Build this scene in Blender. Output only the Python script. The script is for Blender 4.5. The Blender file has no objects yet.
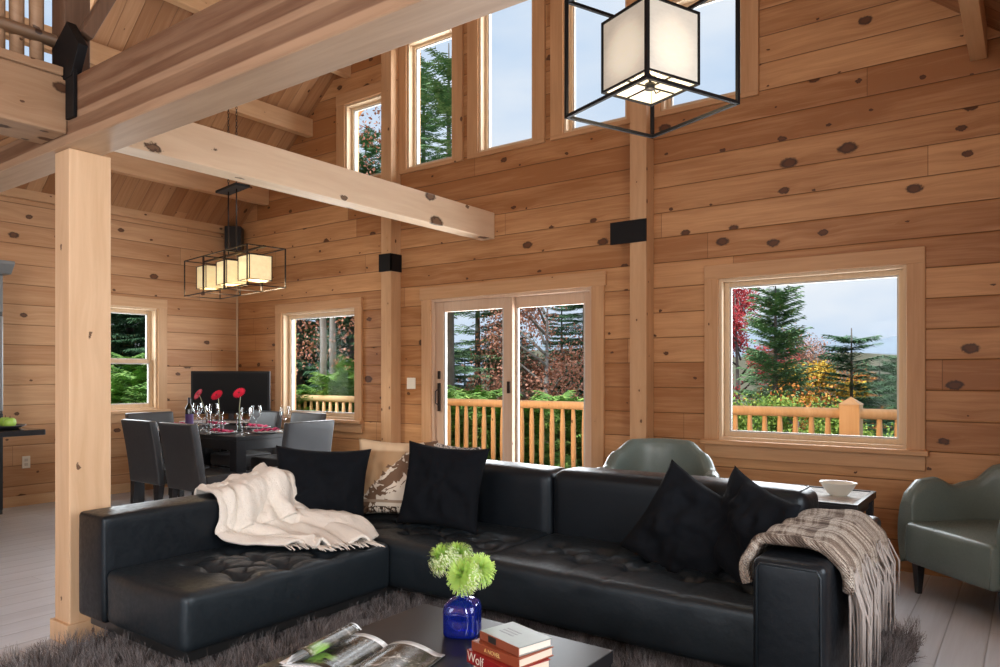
import bpy, bmesh, math, random
from mathutils import Vector, Matrix, noise
PI = math.pi
S = bpy.context.scene
C = S.collection
rnd = random.Random(7)

# ------------------------------------------------------------ camera
EYE = 1.30
cam_d = bpy.data.cameras.new('camera'); cam_d.lens = 26.3; cam_d.sensor_width = 36
cam_d.shift_y = 0.0415; cam_d.clip_end = 2000; cam_d.clip_start = 0.05
cam = bpy.data.objects.new('camera', cam_d); C.objects.link(cam)
cam.location = (0, 0, EYE); cam.rotation_euler = (PI/2, 0, math.radians(36.15))
S.camera = cam
def at(px, dist):
    """plan position at a bearing from the eye: used to set out the trees beyond the house"""
    l = (px-500)/731
    return Vector(((-.590+.807*l)*dist, (.807+.590*l)*dist, 0))

# ------------------------------------------------------------ object helpers
def tag(o, label=None, cat=None, group=None, kind=None):
    if label: o['label'] = label
    if cat: o['category'] = cat
    if group: o['group'] = group
    if kind: o['kind'] = kind
    return o
def thing(name, label, cat, loc=(0,0,0), rz=0, group=None):
    o = bpy.data.objects.new(name, None); C.objects.link(o)
    o.location = loc; o.rotation_euler = (0, 0, rz); o.empty_display_size = .1
    return tag(o, label, cat, group)
def dup(root, loc, rz, label=None, group=None):
    r = root.copy(); C.objects.link(r); r.location = loc; r.rotation_euler = (0, 0, rz)
    if label: r['label'] = label
    if group: r['group'] = group
    for ch in list(root.children):
        c = ch.copy(); C.objects.link(c); c.parent = r
        for g in list(ch.children):
            d = g.copy(); C.objects.link(d); d.parent = c
    return r
class MB:
    """collects shapes into one mesh"""
    def __init__(s): s.bm = bmesh.new()
    def add(s, verts, faces, smooth=False, mi=0):
        vs = [s.bm.verts.new(v) for v in verts]
        for f in faces:
            try:
                fc = s.bm.faces.new([vs[i] for i in f]); fc.smooth = smooth; fc.material_index = mi
            except ValueError: pass
        return vs
    def box(s, x0, x1, y0, y1, z0, z1, M=None, mi=0):
        v = [Vector(p) for p in ((x0,y0,z0),(x1,y0,z0),(x1,y1,z0),(x0,y1,z0),(x0,y0,z1),(x1,y0,z1),(x1,y1,z1),(x0,y1,z1))]
        if M: v = [M@p for p in v]
        s.add(v, [(3,2,1,0),(4,5,6,7),(0,1,5,4),(1,2,6,5),(2,3,7,6),(3,0,4,7)], mi=mi); return s
    def bar(s, a, b, w, h=None, up=(0,0,1), mi=0):
        a = Vector(a); b = Vector(b); h = h or w
        d = (b-a).normalized(); u = Vector(up)
        if abs(d.dot(u)) > .98: u = Vector((0,1,0))
        r = d.cross(u).normalized(); u = r.cross(d).normalized()
        v = []
        for p in (a, b):
            for (i, j) in ((-1,-1),(1,-1),(1,1),(-1,1)): v.append(p + r*i*w/2 + u*j*h/2)
        s.add(v, [(3,2,1,0),(4,5,6,7),(0,1,5,4),(1,2,6,5),(2,3,7,6),(3,0,4,7)], mi=mi); return s
    def tube(s, pts, rad, n=8, cap=True, smooth=True, mi=0):
        pts = [Vector(p) for p in pts]; rings = []
        m = len(pts); up = Vector((0,0,1))
        d0 = (pts[1]-pts[0]).normalized()
        r = d0.cross(up)
        if r.length < .05: r = d0.cross(Vector((0,1,0)))
        r.normalize()
        allv = []
        for i, p in enumerate(pts):
            d = (pts[min(i+1,m-1)]-pts[max(i-1,0)]).normalized()
            r = (r - d*r.dot(d)).normalized(); u = d.cross(r)
            R = rad[i] if isinstance(rad, (list, tuple)) else rad
            allv += [p + (r*math.cos(2*PI*k/n) + u*math.sin(2*PI*k/n))*R for k in range(n)]
        f = []
        for i in range(m-1):
            for k in range(n):
                k2 = (k+1) % n
                f.append((i*n+k, i*n+k2, (i+1)*n+k2, (i+1)*n+k))
        if cap: f += [tuple(range(n))[::-1], tuple((m-1)*n+k for k in range(n))]
        s.add(allv, f, smooth, mi=mi); return s
    def lathe(s, prof, c=(0,0,0), n=24, M=None, mi=0):
        c = Vector(c); v = []
        for (r, z) in prof:
            for k in range(n):
                p = Vector((r*math.cos(2*PI*k/n), r*math.sin(2*PI*k/n), z))
                if M: p = M@p
                v.append(p+c)
        f = []
        for i in range(len(prof)-1):
            for k in range(n):
                k2 = (k+1) % n; f.append((i*n+k, i*n+k2, (i+1)*n+k2, (i+1)*n+k))
        s.add(v, f, True, mi=mi); return s
    def ball(s, c, r, n=12, sc=(1,1,1)):
        prof = [(max(1e-4, math.sin(PI*i/n))*r, -math.cos(PI*i/n)*r) for i in range(n+1)]
        s.lathe(prof, c, n*2, Matrix.Diagonal((*sc,)).to_3x3()); return s
    def grid(s, fn, nu, nv, smooth=True, closed_u=False):
        v = [fn(i/nu, j/nv) for i in range(nu+1) for j in range(nv+1)]
        f = [(i*(nv+1)+j, (i+1)*(nv+1)+j, (i+1)*(nv+1)+j+1, i*(nv+1)+j+1) for i in range(nu) for j in range(nv)]
        s.add(v, f, smooth); return s
    def prism(s, poly, h0, h1, axis='z', smooth=False):
        n = len(poly)
        mk = {'z': lambda a,b,h: (a,b,h), 'y': lambda a,b,h: (a,h,b), 'x': lambda a,b,h: (h,a,b)}[axis]
        v = [mk(a,b,h0) for a,b in poly] + [mk(a,b,h1) for a,b in poly]
        f = [tuple(range(n))[::-1], tuple(range(n,2*n))] + [(i,(i+1)%n,n+(i+1)%n,n+i) for i in range(n)]
        s.add(v, f, smooth); return s
    def rbox(s, lo, hi, r, cell=.03, fn=None, M=None, puff=0):
        """rounded box on a fine grid; fn(p) displaces"""
        lo = Vector(lo); hi = Vector(hi); sz = hi-lo
        def stops(a, b):
            rr = min(r, (b-a)/2)
            n = max(1, int((b-a-2*rr)/cell)); k = 4
            L = [a + rr*(1-math.cos(PI/2*i/k)) for i in range(k)] if rr > 0 else []
            mid = [a+rr+(b-a-2*rr)*i/n for i in range(n+1)]
            return L + mid + [a+b-x for x in reversed(L)]
        st = [stops(lo[i], hi[i]) for i in range(3)]
        cache = {}
        def vert(p):
            key = (round(p[0],5), round(p[1],5), round(p[2],5))
            if key in cache: return cache[key]
            q = Vector(p)
            c = Vector([min(max(q[i], lo[i]+min(r,sz[i]/2)), hi[i]-min(r,sz[i]/2)) for i in range(3)])
            d = q-c
            if d.length > 1e-6: q = c + d.normalized()*r if d.length > 0 else q
            if puff:
                u = [(q[i]-lo[i])/sz[i]*2-1 for i in range(3)]
                for i in range(3):
                    o = [j for j in range(3) if j != i]
                    w = (1-u[o[0]]**2)*(1-u[o[1]]**2)
                    if abs(u[i]) > .9: q[i] += (1 if u[i] > 0 else -1)*puff*max(0, w)
            if fn: q = fn(q)
            if M: q = M@q
            cache[key] = s.bm.verts.new(q); return cache[key]
        for ax in range(3):
            a, b = [j for j in range(3) if j != ax]
            for side, val in ((0, lo[ax]), (1, hi[ax])):
                for i in range(len(st[a])-1):
                    for j in range(len(st[b])-1):
                        ps = []
                        for (ii, jj) in ((i,j),(i+1,j),(i+1,j+1),(i,j+1)):
                            p = [0,0,0]; p[ax] = val; p[a] = st[a][ii]; p[b] = st[b][jj]; ps.append(vert(p))
                        if (side == 1) == (ax == 1): ps.reverse()
                        try: f = s.bm.faces.new(ps); f.smooth = True
                        except ValueError: pass
        return s
    def build(s, name, mat, parent=None, bevel=0, solid=0, sub=0, seg=2, weld=False):
        if weld: bmesh.ops.remove_doubles(s.bm, verts=s.bm.verts, dist=1e-4)
        me = bpy.data.meshes.new(name); s.bm.to_mesh(me); s.bm.free()
        o = bpy.data.objects.new(name, me); C.objects.link(o)
        for m in (mat if isinstance(mat, list) else [mat]): me.materials.append(m)
        if parent: o.parent = parent
        if solid: md = o.modifiers.new('s', 'SOLIDIFY'); md.thickness = solid; md.offset = 0
        if bevel:
            md = o.modifiers.new('b', 'BEVEL'); md.width = bevel; md.segments = seg; md.limit_method = 'ANGLE'; md.harden_normals = False
        if sub: md = o.modifiers.new('u', 'SUBSURF'); md.levels = sub; md.render_levels = sub
        return o
def struct(o): o['kind'] = 'structure'; return o
def text_mesh(name, body, size, mat, parent, M, extrude=.0004, bold=False):
    cu = bpy.data.curves.new(name, 'FONT'); cu.body = body; cu.size = size; cu.extrude = extrude; cu.align_x = 'CENTER'; cu.align_y = 'CENTER'
    t = bpy.data.objects.new('t', cu); C.objects.link(t)
    bpy.context.view_layer.update()
    me = bpy.data.meshes.new_from_object(t.evaluated_get(bpy.context.evaluated_depsgraph_get()))
    bpy.data.objects.remove(t)
    me.transform(M); me.materials.clear(); me.materials.append(mat); me.name = name
    o = bpy.data.objects.new(name, me); C.objects.link(o); o.parent = parent
    return o

# ------------------------------------------------------------ materials
class NT:
    def __init__(s, name):
        s.m = bpy.data.materials.new(name); s.m.use_nodes = True
        s.t = s.m.node_tree; s.b = s.t.nodes['Principled BSDF']; s.out = s.t.nodes['Material Output']
    def n(s, ty, **kw):
        nd = s.t.nodes.new(ty)
        for k, v in kw.items(): setattr(nd, k, v)
        return nd
    def put(s, sock, v):
        if v is None: return
        if hasattr(v, 'links') or isinstance(v, bpy.types.NodeSocket): s.t.links.new(v, sock)
        else: sock.default_value = v
    def math(s, op, a, b=None, c=None, clamp=False):
        nd = s.n('ShaderNodeMath', operation=op); nd.use_clamp = clamp
        for i, v in enumerate((a, b, c)): s.put(nd.inputs[i], v)
        return nd.outputs[0]
    def vmath(s, op, a, b=None):
        nd = s.n('ShaderNodeVectorMath', operation=op); s.put(nd.inputs[0], a); s.put(nd.inputs[1], b)
        return nd.outputs['Value'] if op in ('LENGTH', 'DISTANCE', 'DOT_PRODUCT') else nd.outputs[0]
    def xyz(s, x, y, z=0.0):
        nd = s.n('ShaderNodeCombineXYZ'); [s.put(nd.inputs[i], v) for i, v in enumerate((x, y, z))]; return nd.outputs[0]
    def coords(s):
        tc = s.n('ShaderNodeTexCoord'); sp = s.n('ShaderNodeSeparateXYZ'); s.t.links.new(tc.outputs['Object'], sp.inputs[0])
        return tc.outputs['Object'], sp.outputs
    def noise(s, vec, scale=5, detail=3, rough=.5, dist=0, out=0):
        nd = s.n('ShaderNodeTexNoise'); s.put(nd.inputs['Vector'], vec)
        nd.inputs['Scale'].default_value = scale; nd.inputs['Detail'].default_value = detail
        nd.inputs['Roughness'].default_value = rough; nd.inputs['Distortion'].default_value = dist
        return nd.outputs[out]
    def white(s, vec):
        nd = s.n('ShaderNodeTexWhiteNoise', noise_dimensions='3D'); s.put(nd.inputs['Vector'], vec); return nd.outputs['Value']
    def ramp(s, fac, stops, interp='LINEAR'):
        nd = s.n('ShaderNodeValToRGB'); s.put(nd.inputs[0], fac); cr = nd.color_ramp; cr.interpolation = interp
        while len(cr.elements) < len(stops): cr.elements.new(.5)
        for e, (p, c) in zip(cr.elements, stops): e.position = p; e.color = (*c, 1) if len(c) == 3 else c
        return nd.outputs[0]
    def sstep(s, x, a, b, lo=0.0, hi=1.0):
        nd = s.n('ShaderNodeMapRange', interpolation_type='SMOOTHSTEP'); s.put(nd.inputs[0], x)
        for i, v in enumerate((a, b, lo, hi)): s.put(nd.inputs[i+1], v)
        return nd.outputs[0]
    def mix(s, f, a, b, mode='MIX'):
        nd = s.n('ShaderNodeMix', data_type='RGBA', blend_type=mode)
        s.put(nd.inputs[0], f)
        for i, v in ((6, a), (7, b)): s.put(nd.inputs[i], (*v, 1) if isinstance(v, tuple) and len(v) == 3 else v)
        return nd.outputs[2]
    def bump(s, h, strength=.3, dist=.01, normal=None):
        nd = s.n('ShaderNodeBump'); s.put(nd.inputs['Height'], h); nd.inputs['Strength'].default_value = strength; nd.inputs['Distance'].default_value = dist
        if normal is not None: s.put(nd.inputs['Normal'], normal)
        s.t.links.new(nd.outputs[0], s.b.inputs['Normal']); return nd.outputs[0]
    def set(s, **kw):
        for k, v in kw.items():
            k = {'col': 'Base Color', 'rough': 'Roughness', 'metal': 'Metallic', 'spec': 'Specular IOR Level', 'emit': 'Emission Color', 'estr': 'Emission Strength', 'trans': 'Transmission Weight', 'sheen': 'Sheen Weight', 'coat': 'Coat Weight', 'ior': 'IOR', 'alpha': 'Alpha', 'crough': 'Coat Roughness'}[k]
            s.put(s.b.inputs[k], (*v, 1) if isinstance(v, tuple) and len(v) == 3 else v)
        return s.m

def wood(name, ua, va, light, dark, bw=0, seglen=2.6, knots=(2.2, 5.0), kr=.02, kprob=.55, seam=.5, rough=.5, lam=0, voff=0.0, grain=1.0, seed=0.0, tonevar=.55):
    """grain runs along axis ua, boards stack across axis va (0 x, 1 y, 2 z)"""
    N = NT(name); _, o = N.coords(); wa = 3-ua-va
    u, v, w = o[ua], o[va], o[wa]
    if not bw: v = N.math('ADD', v, w)
    vv = N.math('ADD', v, voff)
    if bw:
        q = N.math('DIVIDE', vv, bw); row = N.math('FLOOR', q); fr = N.math('FRACT', q)
        r1 = N.white(N.xyz(row, seed, 3.3))
        uo = N.math('DIVIDE', N.math('ADD', u, N.math('MULTIPLY', r1, 9.7)), seglen)
        seg = N.math('FLOOR', uo); fu = N.math('FRACT', uo)
        r2 = N.white(N.xyz(row, seg, seed+1.7))
    else:
        row = 0.0; r1 = 0.0; r2 = .5
    us = N.math('ADD', u, N.math('MULTIPLY', r1, 31.0)) if bw else N.math('ADD', u, seed*3.1)
    # knots
    kc = N.xyz(N.math('MULTIPLY', us, knots[0]), N.math('MULTIPLY', vv, knots[1]), 0.0)
    vo = N.n('ShaderNodeTexVoronoi', voronoi_dimensions='2D'); N.put(vo.inputs['Vector'], kc); vo.inputs['Scale'].default_value = 1
    dd = N.vmath('SUBTRACT', vo.outputs['Position'], kc)
    dsc = N.n('ShaderNodeVectorMath', operation='MULTIPLY'); N.put(dsc.inputs[0], dd); dsc.inputs[1].default_value = (.62/knots[0], 1/knots[1], 0)
    nz = N.noise(N.xyz(us, vv, w), 34, 4, .65)
    dist = N.math('ADD', N.vmath('LENGTH', dsc.outputs[0]), N.math('MULTIPLY', N.math('SUBTRACT', nz, .5), kr*.9))
    cs = N.n('ShaderNodeSeparateColor'); N.put(cs.inputs[0], vo.outputs['Color'])
    R = N.math('MULTIPLY', N.math('POWER', cs.outputs[0], 3.0), kr)
    R = N.math('ADD', R, kr*.2)
    on = N.math('LESS_THAN', cs.outputs[1], kprob)
    rel = N.math('DIVIDE', dist, R)
    knot = N.math('MULTIPLY', N.sstep(rel, 1.15, .75), on)
    core = N.math('MULTIPLY', N.sstep(rel, .75, .45), on)
    halo = N.math('MULTIPLY', N.sstep(dist, kr*3.2, 0.0), on)
    # grain
    vd = N.math('ADD', vv, N.math('MULTIPLY', halo, .018))
    g = N.noise(N.xyz(N.math('MULTIPLY', us, 1.3), N.math('MULTIPLY', vd, 26.0*grain), N.math('MULTIPLY', r1, 7.0) if bw else 0.0), 1.6, 5, .62, .5)
    g2 = N.noise(N.xyz(N.math('MULTIPLY', us, .55), N.math('MULTIPLY', vd, 5.0), N.math('MULTIPLY', r1, 5.0) if bw else 1.0), 1.8, 2, .5, .3)
    tone = N.math('ADD', N.math('MULTIPLY', N.sstep(g, .3, .7), .34), N.math('MULTIPLY', N.sstep(g2, .3, .7), .30))
    if bw: tone = N.math('ADD', tone, N.math('MULTIPLY', r2, tonevar))
    else: tone = N.math('ADD', tone, .15)
    tone = N.math('ADD', tone, N.math('MULTIPLY', halo, .12))
    if lam:
        zf = N.math('DIVIDE', N.math('SUBTRACT', N.math('ADD', o[2], N.math('MULTIPLY', g2, .02)), 2.404), .306)
        bands = N.ramp(zf, [(0,(.15,)*3),(.12,(.10,)*3),(.14,(.85,)*3),(.33,(.75,)*3),(.35,(.3,)*3),(.44,(.35,)*3),(.46,(.95,)*3),(.60,(.8,)*3),(.62,(.45,)*3),(.72,(.9,)*3),(.86,(.75,)*3),(1,(1,)*3)])
        tone = N.math('ADD', N.math('MULTIPLY', tone, .55), N.math('MULTIPLY', bands, .75))
    col = N.mix(N.math('MULTIPLY', tone, 1.0, clamp=True), light, dark)
    kd = (.045,.018,.009); kb = (dark[0]*.42, dark[1]*.33, dark[2]*.28)
    col = N.mix(N.math('MULTIPLY', knot, .94), col, kd)
    col = N.mix(N.math('MULTIPLY', core, .6), col, kb)
    h = N.math('MULTIPLY', g, .25)
    if bw:
        sm = N.math('ABSOLUTE', N.math('SUBTRACT', fr, .5))
        sw = .5-.0052/bw
        line = N.sstep(sm, sw, .499)
        em = N.math('ABSOLUTE', N.math('SUBTRACT', fu, .5))
        el = N.sstep(em, .5-.0022/seglen, .4995)
        ln = N.math('MAXIMUM', line, N.math('MULTIPLY', el, .8))
        col = N.mix(N.math('MULTIPLY', ln, seam), col, tuple(c*.30 for c in dark))
        bev = N.sstep(sm, .42, .5)
        h = N.math('SUBTRACT', h, N.math('ADD', N.math('MULTIPLY', bev, .5), N.math('MULTIPLY', ln, 1.2)))
        h = N.math('ADD', h, N.math('MULTIPLY', r2, .35))
    N.bump(h, .45, .008)
    return N.set(col=col, rough=rough, spec=.35)

def simple(name, col, rough=.5, metal=0, var=0, vs=8, bump=0, bs=60, spec=.5, **kw):
    N = NT(name); co, _ = N.coords(); c = col
    if var:
        f = N.noise(co, vs, 4, .6)
        c = N.mix(f, tuple(x*(1-var) for x in col), tuple(min(1, x*(1+var)) for x in col))
    if bump: N.bump(N.noise(co, bs, 3, .6), bump, .003)
    return N.set(col=c, rough=rough, metal=metal, spec=spec, **kw)

LW, DW = (.60, .375, .215), (.335, .165, .075)
M = {}
M['wall_x'] = wood('log_wall_pine', 0, 2, (.64,.355,.165), (.33,.14,.05), bw=.2, seglen=3.4, kr=.034, kprob=.66, knots=(2.6,5.0), seam=.9, tonevar=.7)
M['wall_y'] = wood('log_wall_pine_side', 1, 2, (.66,.41,.225), (.42,.21,.095), bw=.2, seglen=3.4, kr=.034, kprob=.62, seed=4.0, seam=.85)
M['ceil'] = wood('ceiling_pine', 0, 1, (.58,.335,.175), (.33,.155,.065), bw=.14, seglen=2.2, kr=.02, kprob=.55, seed=2.0, tonevar=.8)
M['trim_x'] = wood('pine_trim_x', 0, 2, (.60,.35,.18), (.42,.215,.095), knots=(1.6, 5), kr=.014, kprob=.35, seed=1.0)
M['trim_z'] = wood('pine_trim_z', 2, 0, (.60,.35,.18), (.42,.215,.095), knots=(1.6, 5), kr=.014, kprob=.35, seed=2.0)
M['post'] = wood('pine_post', 2, 0, (.76,.54,.35), (.58,.37,.21), knots=(1.6, 5), kr=.04, kprob=.6, seed=1.4, grain=.6)
M['post_wall'] = wood('pine_wall_post', 2, 0, (.62,.38,.21), (.44,.24,.11), knots=(3.5, 9), kr=.011, kprob=.5, seed=5.4, grain=.6)
M['darkpost'] = wood('dark_shaded_pine', 2, 0, (.17,.10,.065), (.09,.05,.032), knots=(1.3, 5), kr=.02, kprob=.5, seed=6.9)  # dark brown, with the unlit loft's shade on the post put into the colour
M['joist'] = wood('knotty_loft_pine', 1, 2, (.42,.275,.17), (.27,.155,.085), knots=(5, 9), kr=.022, kprob=.8, seed=2.4)
M['beam_y'] = wood('pine_beam', 1, 2, (.84,.66,.47), (.70,.50,.33), knots=(1.3, 5), kr=.06, kprob=.7, seed=6.4, grain=.6)
M['purlin'] = wood('pine_purlin', 1, 2, (.66,.42,.235), (.48,.27,.13), knots=(1.2, 5), kr=.014, kprob=.4, seed=3.4, grain=.6)
M['beam_under'] = wood('laminated_beam_underside', 0, 1, (.50,.335,.21), (.32,.195,.115), knots=(1.2, 6), kr=.012, kprob=.3, seed=8.0, grain=.7)
M['glulam'] = wood('weathered_laminated_beam', 0, 1, (.46,.30,.19), (.13,.062,.034), knots=(1.2, 6), kr=.015, kprob=.45, seed=8.0, lam=3, grain=.8)
M['rail'] = wood('deck_rail_pine', 2, 0, (.78,.58,.34), (.62,.41,.20), knots=(3, 6), kr=.01, kprob=.3, seed=9)
M['deck'] = wood('deck_boards', 0, 1, (.42,.33,.25), (.25,.18,.13), bw=.14, seglen=3.0)
M['floor'] = wood('washed_floor_boards', 1, 0, (.68,.725,.80), (.54,.575,.635), bw=.18, seglen=1.9, knots=(.8, 3), kr=.01, kprob=.12, seam=.5, rough=.36, tonevar=.45)
M['doorwood'] = wood('door_frame_wood', 2, 0, (.62,.44,.31), (.50,.33,.22), knots=(1, 5), kr=.008, kprob=.2, seed=3)
M['black'] = simple('black_painted_steel', (.004,.004,.005), .55, 0, bump=.1, spec=.25)
M['bronze'] = simple('dark_bronze', (.035,.025,.02), .4, .8)
M['white_pl'] = simple('ivory_plastic', (.75,.70,.60), .4)
M['vinyl'] = simple('white_vinyl_edge', (.52,.50,.46), .5)

def glassmat(name, tint=(1,1,1), refl=.06):
    N = NT(name); t = N.n('ShaderNodeBsdfTransparent'); t.inputs[0].default_value = (*tint, 1)
    g = N.n('ShaderNodeBsdfGlossy'); g.inputs['Roughness'].default_value = .02
    fr = N.n('ShaderNodeFresnel'); fr.inputs[0].default_value = 1.45
    mx = N.n('ShaderNodeMixShader'); N.put(mx.inputs[0], N.math('MULTIPLY', fr.outputs[0], refl)); N.t.links.new(t.outputs[0], mx.inputs[1]); N.t.links.new(g.outputs[0], mx.inputs[2])
    N.t.links.new(mx.outputs[0], N.out.inputs[0]); return N.m
M['pane'] = glassmat('window_glass', (.97,.985,.985), .15)
# ------------------------------------------------------------ the room
GY = 5.50                      # gable wall
LX, RX = -8.13, .52            # side walls
BY = -4.2                      # wall behind the camera
RIDGE = -3.95; PITCH = .83
def zc(x): return 3.10 + PITCH*(4.18-abs(x-RIDGE))

def pierced(name, axis, c0, c1, lo, hi, holes, top, mat, zbase=0.0):
    """wall along axis ('x' or 'y') between lo and hi, thickness c0..c1, rectangular holes (a0,a1,z0,z1), top(a) height"""
    m = MB()
    P = (lambda a, z, c: (a, c, z)) if axis == 'x' else (lambda a, z, c: (c, a, z))
    cuts = sorted(set([lo, hi] + [v for h in holes for v in h[:2]] + ([RIDGE] if axis == 'x' and lo < RIDGE < hi else [])))
    zs = sorted(set([zbase] + [v for h in holes for v in h[2:]]))
    inside = lambda a, z: any(h[0] < a < h[1] and h[2] < z < h[3] for h in holes)
    for a0, a1 in zip(cuts, cuts[1:]):
        for k, z0 in enumerate(zs):
            z1 = zs[k+1] if k+1 < len(zs) else None
            t0, t1 = (top(a0), top(a1))
            if z1 is not None and inside((a0+a1)/2, (z0+z1)/2): continue
            q = [(a0, min(z0,t0)), (a1, min(z0,t1)), (a1, min(z1, t1) if z1 else t1), (a0, min(z1, t0) if z1 else t0)]
            for c in (c0, c1):
                m.add([P(a, z, c) for a, z in q], [(0,1,2,3)])
    for (a0, a1, z0, z1) in holes:
        for (p, q) in (((a0,z0),(a1,z0)), ((a1,z0),(a1,z1)), ((a1,z1),(a0,z1)), ((a0,z1),(a0,z0))):
            m.add([P(*p, c0), P(*q, c0), P(*q, c1), P(*p, c1)], [(0,1,2,3)])
    for a in (lo, hi):
        m.add([P(a, zbase, c0), P(a, zbase, c1), P(a, top(a), c1), P(a, top(a), c0)], [(0,1,2,3)])
    bmesh.ops.remove_doubles(m.bm, verts=m.bm.verts, dist=1e-5)
    bmesh.ops.recalc_face_normals(m.bm, faces=m.bm.faces)
    return struct(m.build(name, mat))

UP = [(-6.13,-5.50,3.40,4.28), (-5.20,-4.57,3.40,4.72), (-4.27,-3.63,3.40,5.36), (-3.33,-2.70,3.40,4.72), (-2.42,-1.76,3.40,4.28)]
DOOR = (-4.87,-3.03,0.0,2.06)
WL = (-7.23,-5.95,.80,2.04); WR = (-1.95,-.67,.80,2.04)
pierced('wall_front', 'x', GY, GY+.2, LX-.2, RX+.2, UP+[DOOR,WL,WR], zc, M['wall_x'])
SW = (3.58,4.46,.90,2.07)      # side window
pierced('wall_left', 'y', LX-.2, LX, BY, GY, [SW], lambda a: 3.10, M['wall_y'])
RW = [(-3.4,-1.5,.5,2.4), (.9,2.9,.8,2.35)]  # unseen openings added so side light reaches the post and sofa
pierced('wall_right', 'y', RX, RX+.2, BY, GY, RW, lambda a: zc(RX), M['wall_y'])
BW = [(-7.0,-5.2,.9,2.2), (-4.9,-3.1,0.0,2.3), (-2.6,-.6,.6,2.4), (-5.2,-2.8,3.2,5.0)]  # unseen back openings, added for the fill light
pierced('wall_back', 'x', BY-.2, BY, LX-.2, RX+.2, BW, zc, M['wall_x'])
# floor
struct(MB().box(LX-.2, RX+.2, BY-.2, GY+.2, -.12, 0).build('floor', M['floor']))
# ceiling: two slopes, a skylight on the left one
SK = (-7.25,-6.15,1.95,3.0)
def slope_pt(x, y, up=0): return (x, y, zc(x)+up)
m = MB()
for x0, x1 in ((LX-.6, SK[0]), (SK[0], SK[1]), (SK[1], RIDGE), (RIDGE, RX+.6)):
    segs = [(BY-.4, GY+.6)] if (x0, x1) != (SK[0], SK[1]) else [(BY-.4, SK[2]), (SK[3], GY+.6)]
    for y0, y1 in segs:
        v = [slope_pt(x0,y0), slope_pt(x1,y0), slope_pt(x1,y1), slope_pt(x0,y1)]
        v += [(a, b, c+.22) for a, b, c in v]
        m.add(v, [(0,1,2,3),(7,6,5,4),(0,4,5,1),(1,5,6,2),(2,6,7,3),(3,7,4,0)])
bmesh.ops.recalc_face_normals(m.bm, faces=m.bm.faces)
struct(m.build('ceiling', M['ceil']))

# skylight over the dining side, seen through the loft rail
m = MB(); th = math.atan(PITCH)
for (a, b) in (((SK[0],SK[2]),(SK[1],SK[2])), ((SK[1],SK[2]),(SK[1],SK[3])), ((SK[1],SK[3]),(SK[0],SK[3])), ((SK[0],SK[3]),(SK[0],SK[2]))):
    m.bar(slope_pt(*a, .10), slope_pt(*b, .10), .05, .2)
sk = struct(m.build('window_10', M['trim_x']))
MB().add([slope_pt(SK[0],SK[2],.15), slope_pt(SK[1],SK[2],.15), slope_pt(SK[1],SK[3],.15), slope_pt(SK[0],SK[3],.15)], [(0,1,2,3)]) and None
m = MB(); m.add([slope_pt(SK[0],SK[2],.15), slope_pt(SK[1],SK[2],.15), slope_pt(SK[1],SK[3],.15), slope_pt(SK[0],SK[3],.15)], [(0,1,2,3)])
m.build('pane', M['pane'], sk)

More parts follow.
